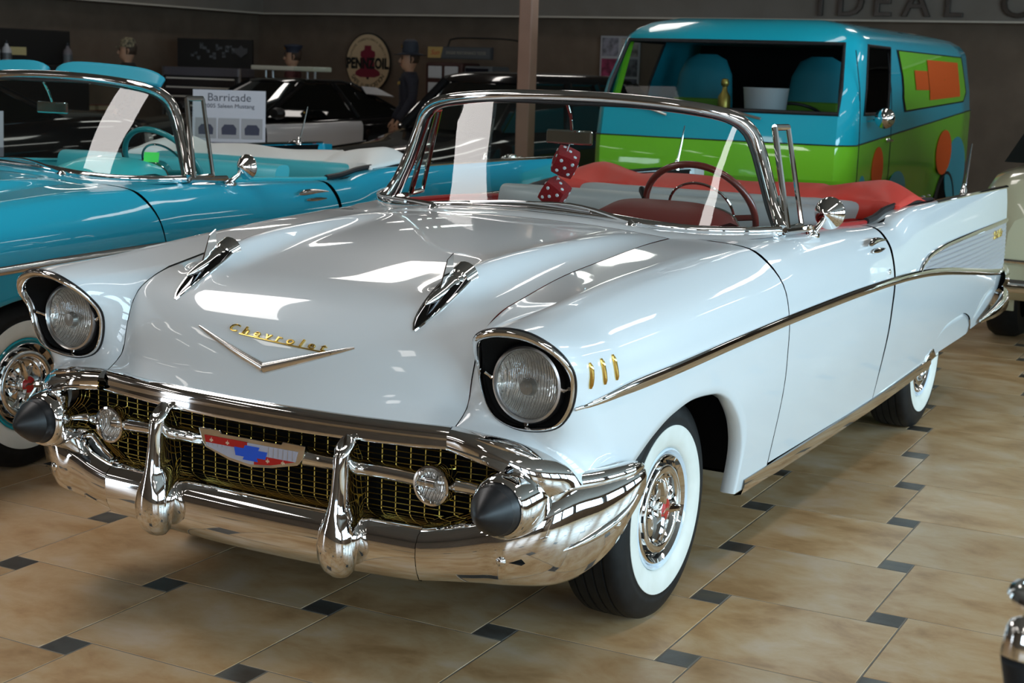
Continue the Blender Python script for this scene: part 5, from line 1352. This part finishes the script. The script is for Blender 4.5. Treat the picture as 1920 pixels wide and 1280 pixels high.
    G.build('motorcycle_print', noisy(mat('print_grey', (.06, .065, .07), .4), 25, (.01, .01, .012), (.13, .14, .15)), q, smooth=False)['kind'] = 'stuff'
    MB().prism([(-.10, 0), (-.10, .06), (-.04, .06), (0, .10), (.04, .06), (.10, .06), (.10, 0), (0, -.07)], .008).moved(frame((.42, -.028, .22), (1, 0, 0), (0, 0, 1))).build('shield_print', mat('shield_grey', (.07, .07, .075), .4), q, smooth=False)
    # black shop cabinet at the far left with oil bottles
    sx, sy = -12.45, 10.15
    s = empty('shop_cabinet', (sx, sy, 0), R(90), 'black shop cabinet against the left wall', 'cabinet')
    MB().box((0, 0, .72), (1.6, .45, 1.44)).build('body', SBLACK, s, smooth=False, bevel=.01); MB().box((0, .165, 1.66), (1.6, .12, .44)).build('back_board', SBLACK, s, smooth=False, bevel=.01)
    for i in range(2): MB().box((-.4 + .8 * i, -.235, .70), (.74, .02, 1.2)).build('door', mat('cab_door', (.014, .013, .013), .35), s, smooth=False)
    MB().box((-.10, .098, 1.60), (.26, .012, .10)).build('yellow_label', mat('label_yellow', (.50, .42, .20), .5), s, smooth=False)
    Ms = Matrix.Translation((sx, sy, 0)) @ Matrix.Rotation(R(90), 4, 'Z')
    for i, (x, lb) in enumerate(((-.62, 'white plastic oil bottle at the left end of the black cabinet'), (-.44, 'white plastic oil bottle right of its twin on the black cabinet'), (.58, 'grey oil bottle alone at the right end of the black cabinet'))):
        o = empty('oil_bottle', Ms @ Vector((x, -.07, 1.442)), 0, lb, 'bottle', 'bottles on the black cabinet')
        m_ = mat('bottle_white', (.45, .45, .47), .4) if i < 2 else mat('bottle_grey', (.16, .14, .15), .4)
        k = MB(); k.lathe([(0, 0), (.055, 0), (.06, .02), (.06, .15), (.05, .19), (.022, .22), (.020, .25), (0, .25)], (0, 0, 0), 'z', 20); k.build('bottle_body', m_, o)
        k = MB(); k.lathe([(0, .285), (.024, .28), (.024, .245), (0, .245)], (0, 0, 0), 'z', 16); k.build('bottle_cap', BLACK, o)
        k = MB(); k.lathe([(.0606, .05), (.0606, .13)], (0, 0, 0), 'z', 20); k.build('paper_label', GREYP, o)
    # surf-style display board and long shelf with books, seen through the turquoise windshield
    d = empty('display_board', (-12.70, 8.95, .0), R(78), 'blue and yellow display board leaning at the left wall', 'sign')
    G = [[(x * w, -.0, z) for x in np.linspace(-1, 1, 9)] for z, w in ((0, .14), (.2, .22), (.7, .27), (1.1, .25), (1.35, .16), (1.42, .03))]
    MB().grid(np.array(G)).build('board', noisy(mat('board_blue_yellow', (.1, .2, .35), .4), 3, (.03, .10, .22), (.35, .30, .08)), d, solid=.03)
    sh = empty('wall_shelf', (-12.75, 11.45, .0), R(90), 'low dark shelf with two books along the left wall', 'shelf')
    MB().box((0, .0, .82), (.95, .40, .04)).build('board', mat('shelf_wood', (.05, .035, .025), .5), sh, smooth=False)
    for x in (-.42, .42): MB().box((x, 0, .40), (.04, .36, .80)).build('upright', mat('shelf_wood', (.05, .035, .025), .5), sh, smooth=False)
    for i, (y, lb) in enumerate(((11.25, 'cream book lying left on the low wall shelf'), (11.66, 'cream book lying right on the low wall shelf'))):
        b = empty('book', (-12.72, y, .842), R(90), lb, 'book', 'books on the low shelf')
        MB().box((0, 0, .036), (.34, .24, .064)).build('pages', mat('book_cream', (.45, .38, .24), .6), b, smooth=False)
        for z in (.003, .069): MB().box((0, 0, z), (.36, .26, .006)).build('cover', mat('book_red', (.22, .05, .03), .5), b, smooth=False)
    return None


def placard(loc, rz, label, lines, head, w=.52, h=.66, pics=True):
    p = empty('car_placard', loc, rz, label, 'placard')
    L = mat('placard_paper', (.50, .49, .53), .5); T = mat('placard_ink', (.10, .10, .12), .6)
    M0 = Matrix.Rotation(R(-12), 4, 'X')
    MB().box((0, 0, h / 2), (w, .012, h)).moved(M0).build('board', L, p, smooth=False)
    F = lambda x, z: M0 @ frame((x, -.008, z), (1, 0, 0), (0, 0, 1))
    MB().box((0, -.007, h * .16), (w, .004, h * .32)).moved(M0).build('lower_band', mat('placard_grey', (.16, .16, .19), .5), p, smooth=False)
    text_mb(head, .088, .001).moved(F(0, h * .90)).build('heading', T, p, smooth=False)
    for i, (s, z, sz) in enumerate(lines):
        text_mb(s, sz, .001).moved(F(0, h * z)).build('text_line', T if z > .4 else mat('placard_light_ink', (.45, .45, .48), .6), p, smooth=False)
    if pics:
        for i, x in enumerate((-.165, 0, .165)):
            c = (.30, .29, .30); MB().box((x * w / .52, -.008, h * .50), (.15 * w / .52, .005, .16)).moved(M0).build('picture', mat('placard_pic', c, .5), p, smooth=False)
            MB().prism([(-.055, -.05), (-.058, 0), (-.035, .03), (.035, .03), (.058, 0), (.055, -.05)], .003).moved(F(x * w / .52, h * .50)).build('car_print', mat('placard_car_blue', (.015, .02, .05), .4), p, smooth=False)
    k = MB(); k.tube(np.array([(0, .02, h * .8 if loc[2] < .1 else 0.02), (0, .12, -loc[2] if loc[2] > .1 else 0)]), .012, 8); k.build('easel_leg', BLACK, p)
    k = MB(); k.tube(np.array([(0, 0, 0.0), (0, 0, -loc[2] + .01)]), .012, 8) if loc[2] > .1 else None
    if loc[2] > .1:
        k.lathe([(.15, -loc[2]), (.15, -loc[2] + .012), (.02, -loc[2] + .03)], (0, 0, 0), 'z', 24); k.build('stand_post', BLACK, p)
    return p


def stanchion(loc, label, rope=((.45, .2, .62), (.95, .4, .50), (1.4, .62, .60)), hook=.4, near=False):
    s = empty('stanchion', loc, 0, label, 'stanchion', 'rope barrier posts')
    k = MB(); k.lathe([(0, 0), (.16, 0), (.16, .012), (.14, .03), (.04, .045), (.026, .06), (.026, .90), (.030, .905), (.030, .965), (.033, .97), (.033, .99), (.028, 1.0), (0, 1.003)], (0, 0, 0), 'z', 28); k.build('post', CHROME, s)
    aa = np.linspace(0, 2*np.pi, 36, endpoint=False)
    k = MB(); k.tube(np.stack([.062*np.cos(aa), .062*np.sin(aa), 0*aa + .975], 1), .007, 8, closed=True)
    for a in (hook + .8, hook + 2.4, hook + 3.9, hook + 5.5): k.tube(np.array([(.028 * math.cos(a), .028 * math.sin(a), .975), (.062 * math.cos(a), .062 * math.sin(a), .975)]), .008, 6, sx=1.6)
    k.build('rope_ring', CHROME, s)
    for a in ((hook,) if near else (hook, hook + 2.2, hook + 4.2)):
        c, n = math.cos(a), math.sin(a)
        k = MB(); k.tube(res([(.056 * c, .056 * n, .965), (.066 * c, .066 * n, .990), (.078 * c, .078 * n, .975), (.080 * c, .080 * n, .955)], 8), .004, 8); k.build('rope_hook', CHROME, s)
        dz = .026 if near else 0.0
        k = MB(); k.tube(np.array([(.080 * c, .080 * n, .944 + dz), (.0805 * c, .0805 * n, .938 + dz), (.081 * c, .081 * n, .930 + dz), (.084 * c, .084 * n, .900 + dz), (.085 * c, .085 * n, .896 + dz)]), [.006, .017, .021, .023, .022], 16); k.build('rope_ferrule', CHROME, s)
    c, n = math.cos(hook), math.sin(hook)
    k = MB(); k.tube(res([(.084 * c, .084 * n, .900 + dz), (.095 * c, .095 * n, .80)] + list(rope), 28), [.023] + [.025] * 27, 12); k.build('rope', noisy(mat('black_velvet', (.004, .004, .005), .9, sheen=.1), 90), s)
    return s


def motorcycle(loc, rz):
    """parked custom motorcycle, front towards -y"""
    m = empty('motorcycle', loc, rz, 'red and chrome motorcycle parked near the left wall', 'motorcycle')
    RED = paint('moto_red', (.30, .02, .015), .2)
    for y, r in ((-.80, .33), (.70, .33)):
        w = empty('wheel'); w.parent = m; a = np.linspace(0, 2*np.pi, 40, endpoint=False)
        MB().tube(np.stack([0*a, y + (r - .05)*np.cos(a), r + (r - .05)*np.sin(a)], 1), .05, 10, closed=True).build('tyre', TYRE, w)
        MB().tube(np.stack([0*a, y + (r - .10)*np.cos(a), r + (r - .10)*np.sin(a)], 1), .015, 8, closed=True).build('rim', CHROME, w)
        MB().lathe([(0, -.06), (.05, -.06), (.05, .06), (0, .06)], (0, y, r), 'x', 16).build('hub', CHROME, w)
        for i in range(10):
            t = 2*math.pi*i/10; MB().tube(np.array([(.0, y, r), (0, y + (r - .10)*math.cos(t), r + (r - .10)*math.sin(t))]), .004, 5).build('spoke', CHROME, w)
    k = MB(); k.tube(res([(0, -.22, .80), (0, -.05, .86), (0, .12, .82), (0, .24, .76)], 14), .13 * np.sin(np.linspace(.5, 2.9, 14)), 16, sx=.95); k.build('tank', RED, m)
    k = MB(); k.tube(res([(0, .22, .72), (0, .40, .70), (0, .58, .76)], 10), [.06, .11, .13, .14, .14, .13, .12, .10, .08, .04], 12, sx=1.1); k.build('seat', BLACK, m)
    for s in (-1, 1):
        k = MB(); k.tube(np.array([(s * .09, -.80, .33), (s * .09, -.50, .78), (s * .09, -.42, .92)]), .022, 8); k.build('fork', CHROME, m)
        k = MB(); k.tube(res([(s * .09, -.42, .92), (s * .22, -.36, 1.10), (s * .36, -.22, 1.12)], 10), .013, 8); k.build('handlebar', CHROME, m)
        k = MB(); k.tube(res([(s * .12, -.05, .42), (s * .17, .10, .26), (s * .17, .80, .28)], 12), .035, 10); k.build('exhaust', CHROME, m)
    for y, t in ((-.10, -.35), (.12, .35)):
        k = MB()
        for i in range(6): k.lathe([(.06, 0), (.095, .004), (.095, .014), (.06, .018)], (0, 0, .40 + i * .035), 'z', 18)
        k.lathe([(.06, .40), (.06, .62), (.0, .63)], (0, 0, 0), 'z', 18); k.moved(Matrix.Translation((0, y * .3, 0)) @ Matrix.Translation((0, 0, .40)) @ Matrix.Rotation(t, 4, 'X') @ Matrix.Translation((0, 0, -.40))).build('cylinder', CHROME, m)
    k = MB(); k.lathe([(0, -.15), (.13, -.14), (.15, 0), (.13, .14), (0, .15)], (0, .02, .36), 'x', 24); k.build('crankcase', STEEL, m)
    k = MB(); k.lathe([(0, -.60), (.08, -.60), (.095, -.55), (.06, -.48), (0, -.46)], (0, 0, .84), 'y', 20); k.build('headlamp', CHROME, m)
    k = MB(); k.tube(np.array([(0, .70 + .40 * math.cos(a), .33 + .40 * math.sin(a)) for a in np.linspace(.2, 2.3, 16)]), .07, 8, sx=1.0); k.build('rear_fender', RED, m)
    k = MB(); k.tube(res([(0, -.42, .88), (0, -.1, .70), (0, .3, .55), (0, .70, .33)], 14), .022, 8); k.build('frame', BLACK, m)
    k = MB(); k.tube(np.array([(-.12, .1, .28), (-.26, .14, .02)]), .010, 6); k.build('kickstand', STEEL, m)
    return m
# ------------------------------------------------------------------ things that hang or lie in the two convertibles
def sun_visors():
    for i, (x, w) in enumerate(((.33, .30), (-.33, .30))):
        p = empty('sun_visor'); p.parent = turq_car
        G = [[(x + w * a, 1.045 + .03 * t + .05 * abs(x + w * a) * .5, 1.455 + .065 * t * (1 - abs(a) ** 6 * .5) - .045 * abs(x + w * a) ** 2 * 1.6) for a in np.linspace(-1, 1, 21)] for t in np.linspace(0, 1, 6)]
        MB().grid(np.array(G)).build('pad', mat('visor_turquoise', (.012, .22, .30), .5), p, solid=.018)


sun_visors()
# fuzzy dice
for i, (c, rot, lb) in enumerate((((-.061, 1.12, 1.226), (.5, .35, .6), 'upper red fuzzy die with white dots hanging from the mirror'), ((-.108, 1.135, 1.110), (.3, .6, .2), 'lower red fuzzy die with white dots, below its twin'))):
    d = empty('fuzzy_die', c, 0, lb, 'dice', 'fuzzy dice under the mirror'); d.rotation_euler = rot
    k = MB(); n = 7
    for ax in range(3):
        for s in (-1, 1):
            G = []
            for a in np.linspace(-1, 1, n):
                row = []
                for b in np.linspace(-1, 1, n):
                    p = [0, 0, 0]; p[ax] = s; p[(ax + 1) % 3] = a; p[(ax + 2) % 3] = b; v = Vector(p); q = v.normalized() * 1.25; m_ = (v * .62 + q * .38) * .0425; row.append(tuple(m_))
                G.append(row)
            k.grid(np.array(G))
    k.build('cube', noisy(mat('red_plush', (.32, .004, .008), .9, sheen=.08, spec=.2), 200, (.25, .003, .006), (.36, .005, .01), .6, bscale=400), d, merge=.001)
    spots = {(0, 1): [(0, 0), (.5, .5), (-.5, -.5)], (0, -1): [(.5, .5), (-.5, .5), (.5, -.5), (-.5, -.5)], (1, -1): [(.5, .5), (-.5, -.5), (.5, -.5), (-.5, .5), (0, 0)], (1, 1): [(.4, .4), (-.4, -.4)], (2, 1): [(0, 0), (.5, -.5), (-.5, .5)], (2, -1): [(0, 0)]}
    for (ax, s), L in spots.items():
        for a, b in L:
            p = [0, 0, 0]; p[ax] = s; p[(ax + 1) % 3] = a; p[(ax + 2) % 3] = b; v = Vector(p); q = v.normalized() * 1.25; m_ = (v * .62 + q * .38) * .0425; nn = Vector([s if t == ax else 0 for t in range(3)])
            g = MB(); g.lathe([(0, .0022), (.0055, .0018), (.0068, -.001)], (0, 0, 0), 'z', 12); g.moved(Matrix.Translation(m_) @ nn.to_track_quat('Z', 'Y').to_matrix().to_4x4()).build('pip', WHITEP, d)
    k = MB(); Mi = (Matrix.Translation(c) @ d.rotation_euler.to_matrix().to_4x4()).inverted(); k.tube(np.array([tuple(Mi @ Vector((c[0], c[1], c[2] + .03))), tuple(Mi @ Vector((-.028, 1.09, 1.30)))]), .0015, 5); k.build('cord', WHITEP, d)

build_van((-1.53, 6.20, 0), .03)
police_car((-9.44, 9.49, 0), -.278)
back_car('vintage_sedan', 'black vintage sedan with rounded roof behind the column', (-5.0, 6.95, 0), -.36, SEDAN)
back_car('black_coupe', 'black coupe whose tail shows through the turquoise car windshield', (-9.4, 3.9, 0), -.15, dict(COUPE, mirror=None))
motorcycle((-11.35, 8.3, 0), R(-80))
small_cream_car((1.29, 5.97, 0), .02)
NAVY = noisy(mat('navy_uniform', (.012, .014, .026), .75), 40, (.010, .012, .022), (.016, .018, .032)); GREY = mat('grey_trousers', (.03, .03, .033), .8)
mannequin((-7.42, 11.3, 0), R(-50), 'mannequin in navy police uniform and wide brimmed hat by the oil sign', NAVY, GREY, ('campaign', mat('navy_felt', (.016, .022, .034), .7)), arm=.5, badges=True)
mannequin((-10.45, 13.0, 0), R(-62), 'mannequin in dark red jacket and peaked cap behind the police car light bar', mat('maroon_jacket', (.06, .012, .012), .8), GREY, ('peaked', mat('cap_navy', (.02, .026, .045), .6)))
mannequin((-11.2, 10.6, 0), R(-58), 'mannequin in black shirt and camouflage cap near the left wall', mat('black_shirt', (.012, .011, .010), .85), GREY, ('cap', noisy(mat('camo_cloth', (.12, .10, .06), .8), 30, (.03, .028, .02), (.30, .25, .15))))
build_walls_things()
placard((-5.22, 5.40, .74), R(36), 'grey placard headed Barricade on a stand before the police coupe', [('2005 Saleen Mustang', .79, .046), ('As seen in the movie', .22, .042), ('Stunt car from the film', .12, .042)], 'Barricade', .56, .60)
placard((-6.9, 4.45, .70), R(42), 'small white placard seen through the turquoise car windshield', [('', .5, .03)], 'Car', .34, .42, False)
stanchion((-4.36, 5.12, 0), 'chrome rope stanchion behind the turquoise car, left of the windshield'); stanchion((-2.47, 5.0, 0), 'chrome rope stanchion seen through the white car windshield')
stanchion((2.217, -2.010, 0), 'chrome ring topped rope stanchion with black rope at the lower right corner', ((-.25, -.55, .50), (-.75, -1.1, .45), (-1.25, -1.75, .86)), R(245), True)
# bright green tag on the turquoise dashboard
t_ = MB().box((0, 0, .022), (.066, .004, .044)).build('price_tag', mat('neon_green_card', (.06, .72, .10), .6), None, smooth=False, loc=(-2.12, 1.19, 1.105)); t_.rotation_euler = (R(-20), 0, R(25)); tag(t_, 'small bright green card behind the turquoise car windshield', 'tag')
# ------------------------------------------------------------------ the room
def plane_box(name, c, d, m): return struct(MB().box(c, d).build(name, m, None, smooth=False))


WALLM = noisy(mat('brown_wall', (.145, .103, .072), .8), 3, (.13, .092, .064), (.16, .114, .08), .05, bscale=60)
SOFF = noisy(mat('bulkhead_paint', (.17, .145, .12), .7), 2, (.16, .135, .11), (.18, .155, .13))
CEIL = noisy(mat('ceiling_tile', (.15, .135, .12), .85), 4, (.14, .125, .11), (.16, .145, .13))
cx, cy = (RX0 + RX1) / 2, (RY0 + RY1) / 2; LX, LY = RX1 - RX0, RY1 - RY0
plane_box('wall_back', (cx, RY1 + .05, RZ / 2), (LX + .2, .1, RZ), WALLM)
plane_box('wall_left', (RX0 - .05, cy, RZ / 2), (.1, LY, RZ), WALLM)
plane_box('ceiling', (cx, cy, RZ + .05), (LX + .2, LY + .2, .1), CEIL)
# bulkhead over the back and left walls with a pale edge strip
plane_box('trim_1', (cx + .25, RY1 - .25, (2.30 + RZ) / 2), (LX - .5, .5, RZ - 2.30), SOFF)
plane_box('trim_2', (RX0 + .25, cy, (2.30 + RZ) / 2), (.5, LY, RZ - 2.30), SOFF)
EDGE = mat('pale_trim', (.52, .46, .38), .5)
plane_box('trim_3', (cx + .25, RY1 - .505, 2.30), (LX - .5, .03, .022), EDGE)
plane_box('trim_4', (RX0 + .505, cy, 2.30), (.03, LY - 1.0, .022), EDGE)
plane_box('baseboard_back', (cx, RY1 - .012, .06), (LX, .024, .12), SBLACK)
# glazed right wall and front wall: sill, head, posts, panes
FRM = mat('window_frame', (.10, .095, .09), .4, .3)
WGL = glass_thin('window_glass', (.95, .97, .98))
plane_box('wall_right', (RX1 + .05, cy, .55), (.1, LY, 1.10), WALLM); plane_box('trim_5', (RX1 + .05, cy, (2.92 + RZ) / 2), (.1, LY, RZ - 2.92), WALLM)
plane_box('trim_6', (RX1 + .05, (8.5 + RY1) / 2, 2.01), (.1, RY1 - 8.5, 1.82), WALLM); plane_box('trim_7', (RX1 + .05, (-6.5 + RY0) / 2, 2.01), (.1, -6.5 - RY0, 1.82), WALLM)
for i in range(6):
    w = struct(MB().box((RX1 + .06, -5.25 + i * 2.5, 2.01), (.012, 2.44, 1.82)).build('window_%d' % (i + 1), WGL, None, smooth=False))
    MB().box((RX1 + .03, -6.5 + i * 2.5, 2.01), (.08, .46, 1.82)).build('window_post', FRM, w, smooth=False)
    MB().box((RX1 + .03, -5.25 + i * 2.5, 2.88), (.05, 2.44, .06)).build('window_rail', FRM, w, smooth=False)
plane_box('wall_front', ((RX0 - 10.35) / 2, RY0 - .05, RZ / 2), (-10.35 - RX0, .1, RZ), WALLM)
plane_box('trim_8', ((-8.85 + 1.6) / 2, RY0 - .05, RZ / 2), (1.6 + 8.85, .1, RZ), WALLM)
plane_box('trim_9', ((1.6 + RX1) / 2, RY0 - .05, (2.92 + RZ) / 2), (RX1 - 1.6, .1, RZ - 2.92), WALLM); plane_box('trim_10', ((1.6 + RX1) / 2, RY0 - .05, .55), (RX1 - 1.6, .1, 1.10), WALLM)
plane_box('trim_11', (-9.6, RY0 - .05, (2.72 + RZ) / 2), (1.5, .1, RZ - 2.72), WALLM)
for i in range(3):
    w = struct(MB().box((2.6 + i * 2, RY0 - .06, 2.01), (1.94, .012, 1.82)).build('window_%d' % (i + 7), WGL, None, smooth=False))
    MB().box((3.6 + i * 2, RY0 - .03, 2.01), (.40, .08, 1.82)).build('window_post', FRM, w, smooth=False)
dr = struct(MB().box((-9.6, RY0 - .06, 1.36), (1.44, .012, 2.70)).build('door_1', WGL, None, smooth=False)); MB().box((-9.6, RY0 - .03, 1.36), (.08, .06, 2.70)).build('door_stile', FRM, dr, smooth=False)
MB().box((-9.45, RY0 + .01, 1.1), (.03, .04, .5)).build('door_handle', CHROME, dr, smooth=False)
# pavement outside the glazing
plane_box('trim_12', (cx, cy, -.30), (60, 60, .1), noisy(mat('pavement', (.38, .37, .35), .8), 1, (.34, .33, .31), (.42, .41, .39)))

# ---- tiled floor: grout bed with pinwheel tiles, each a piece of its own
TA, TS = .5093, .19116
TO, TX, TY = np.array([.95158, -.21297]), np.array([.99967, .02574]), np.array([-.02574, .99967])
fl = struct(MB().box((cx, cy, -.021), (LX + .2, LY + .2, .04)).build('floor', noisy(mat('grout', (.21, .18, .145), .8), 20, (.19, .16, .13), (.24, .205, .165)), None, smooth=False))


def tile_mat(name, ramp, rough, v0, v1):
    m = mat(name, ramp[1][1], rough, spec=.4); nt, N, L, b = nodes(m)
    geo = N.new('ShaderNodeNewGeometry'); oi = N.new('ShaderNodeObjectInfo')
    ad = N.new('ShaderNodeVectorMath'); ad.operation = 'MULTIPLY_ADD'
    L.new(oi.outputs['Random'], ad.inputs[0]); ad.inputs[1].default_value = (3.1, 5.7, 1.3); L.new(geo.outputs['Position'], ad.inputs[2])
    mp = N.new('ShaderNodeMapping'); mp.inputs['Scale'].default_value = (4.0, 5.6, 3); mp.inputs['Rotation'].default_value = (0, 0, .5); L.new(ad.outputs[0], mp.inputs['Vector'])
    n1 = N.new('ShaderNodeTexNoise'); n1.inputs['Scale'].default_value = 1.0; n1.inputs['Detail'].default_value = 7; n1.inputs['Roughness'].default_value = .62; n1.inputs['Distortion'].default_value = .25; L.new(mp.outputs[0], n1.inputs['Vector'])
    cr = N.new('ShaderNodeValToRGB'); e = cr.color_ramp.elements
    for i, (p, c) in enumerate(ramp):
        if i < 2: e[i].position = p; e[i].color = (*c, 1)
        else: q = e.new(p); q.color = (*c, 1)
    L.new(n1.outputs['Fac'], cr.inputs['Fac'])
    hs = N.new('ShaderNodeHueSaturation'); mr = N.new('ShaderNodeMapRange'); mr.inputs['To Min'].default_value = v0; mr.inputs['To Max'].default_value = v1
    L.new(oi.outputs['Random'], mr.inputs['Value']); L.new(mr.outputs[0], hs.inputs['Value']); L.new(cr.outputs['Color'], hs.inputs['Color']); L.new(hs.outputs['Color'], b.inputs['Base Color'])
    bp = N.new('ShaderNodeBump'); bp.inputs['Strength'].default_value = .10; bp.inputs['Distance'].default_value = .004; L.new(n1.outputs['Fac'], bp.inputs['Height']); L.new(bp.outputs['Normal'], b.inputs['Normal'])
    return m


TILE = tile_mat('stone_tile', [(.32, (.34, .19, .080)), (.45, (.465, .282, .135)), (.55, (.52, .35, .19)), (.68, (.57, .42, .285))], .30, .9, 1.08)
INS = tile_mat('slate_insert', [(.36, (.045, .034, .024)), (.46, (.062, .052, .042)), (.56, (.085, .078, .068)), (.68, (.12, .105, .075))], .35, .65, 1.5)
CAM = np.array([2.44254, -3.73301, 1.54163]); MC = np.array([_r, _d, _f])


def to_px(P): q = MC @ (np.asarray(P) - CAM); return (960 + 2804.555 * q[0] / q[2], 640 + 2804.555 * q[1] / q[2], q[2])


def tile_mesh(name, w, h, m):
    g = .0017; b = .002; t = .006
    V = [(g, g, -.01), (w - g, g, -.01), (w - g, h - g, -.01), (g, h - g, -.01), (g, g, t - b), (w - g, g, t - b), (w - g, h - g, t - b), (g, h - g, t - b), (g + b, g + b, t), (w - g - b, g + b, t), (w - g - b, h - g - b, t), (g + b, h - g - b, t)]
    F = [(8, 9, 10, 11)] + [(i, (i + 1) % 4, 4 + (i + 1) % 4, 4 + i) for i in range(4)] + [(4 + i, 4 + (i + 1) % 4, 8 + (i + 1) % 4, 8 + i) for i in range(4)]
    me = bpy.data.meshes.new(name); me.from_pydata([(x, y, z - t) for x, y, z in V], [], F); me.materials.append(m); return me, V, F, t


big, bv, bf, tt = tile_mesh('floor_tile', TA, TA, TILE); sml, sv, sf, _ = tile_mesh('tile_insert', TA * TS, TA * TS, INS)
RZT = math.atan2(TX[1], TX[0]); cand = {'b': [], 's': []}
for u in range(-34, 34):
    for v in range(-28, 42):
        for kd, (ox, oy), w in (('s', (0, 0), TS), ('b', (TS, TS - 1), 1.0)):
            lx, ly = u - v * TS + ox, u * TS + v + oy
            p = TO + TA * (lx * TX + ly * TY); c = p + TA * w / 2 * (TX + TY)
            if not (RX0 < c[0] < RX1 and RY0 < c[1] < RY1): continue
            px = to_px((c[0], c[1], 0)); vis = px[2] > .3 and -180 < px[0] < 2100 and 380 < px[1] < 1480
            cand[kd].append((0 if vis else 1, px[2] if vis else np.hypot(c[0] - CAM[0], c[1] - CAM[1]), p))
for kd, me, V, F, m, nm in (('b', big, bv, bf, TILE, 'floor_tile'), ('s', sml, sv, sf, INS, 'tile_insert')):
    L = sorted(cand[kd], key=lambda t: (t[0], t[1])); k = MB(); Rm_ = Matrix.Rotation(RZT, 4, 'Z')
    for i, (_, _, p) in enumerate(L):
        if i < 290:
            o = bpy.data.objects.new(nm, me); COL.objects.link(o); o.parent = fl; o.location = (p[0], p[1], 0); o.rotation_euler = (0, 0, RZT)
        else:
            k.add([tuple(Rm_ @ Vector((x, y, z - tt)) + Vector((p[0], p[1], 0))) for x, y, z in V], F)
    o = k.build(nm, m, fl, smooth=False); o['kind'] = 'stuff'

# ---- column, ceiling lights
col = struct(MB().box((-3.75, 7.5, RZ / 2), (.125, .125, RZ)).build('trim_13', noisy(mat('column_paint', (.30, .175, .125), .5), 5, (.285, .165, .118), (.315, .185, .132)), None, smooth=False, bevel=.012))
LAMP = mat('fluorescent_diffuser', (1.0, .94, .88), emit=5.8); LAMPW = mat('panel_diffuser', (1.0, .95, .92), emit=9.0); HOUS = mat('lamp_housing', (.5, .5, .48), .5)
LIGHTS = [(2.05, -.1, .26, 2.4), (-2.55, -.15, 1.1, 1.8)]
for i, x in enumerate((-11.2, -8.6, -6.0, -.9, 1.9, 4.7)):
    for j, y in enumerate((-7.0, -4.2, 3.4, 6.4, 9.4, 12.4)):
        LIGHTS.append((x + (.35 if j % 2 else 0), y, .26, 1.25))
for i, y in enumerate((-3.6, 4.4, 8.0)): LIGHTS.append((-3.2, y, .6, 1.2))
for i, (x, y, w, l) in enumerate(LIGHTS):
    o = empty('ceiling_light', (x, y, RZ), 0, ['slim fluorescent ceiling light right of the white convertible', 'wide luminous ceiling panel left of the white convertible'][i] if i < 2 else ('slim fluorescent ceiling light of the ceiling rows' if w < .5 else 'square fluorescent ceiling light of the middle row'), 'ceiling light', 'ceiling lights')
    MB().box((0, 0, -.035), (w + .04, l + .04, .07)).build('housing', HOUS, o, smooth=False)
    MB().box((0, 0, -.074), (w, l, .012)).build('diffuser', LAMPW if i < 2 else LAMP, o, smooth=False)
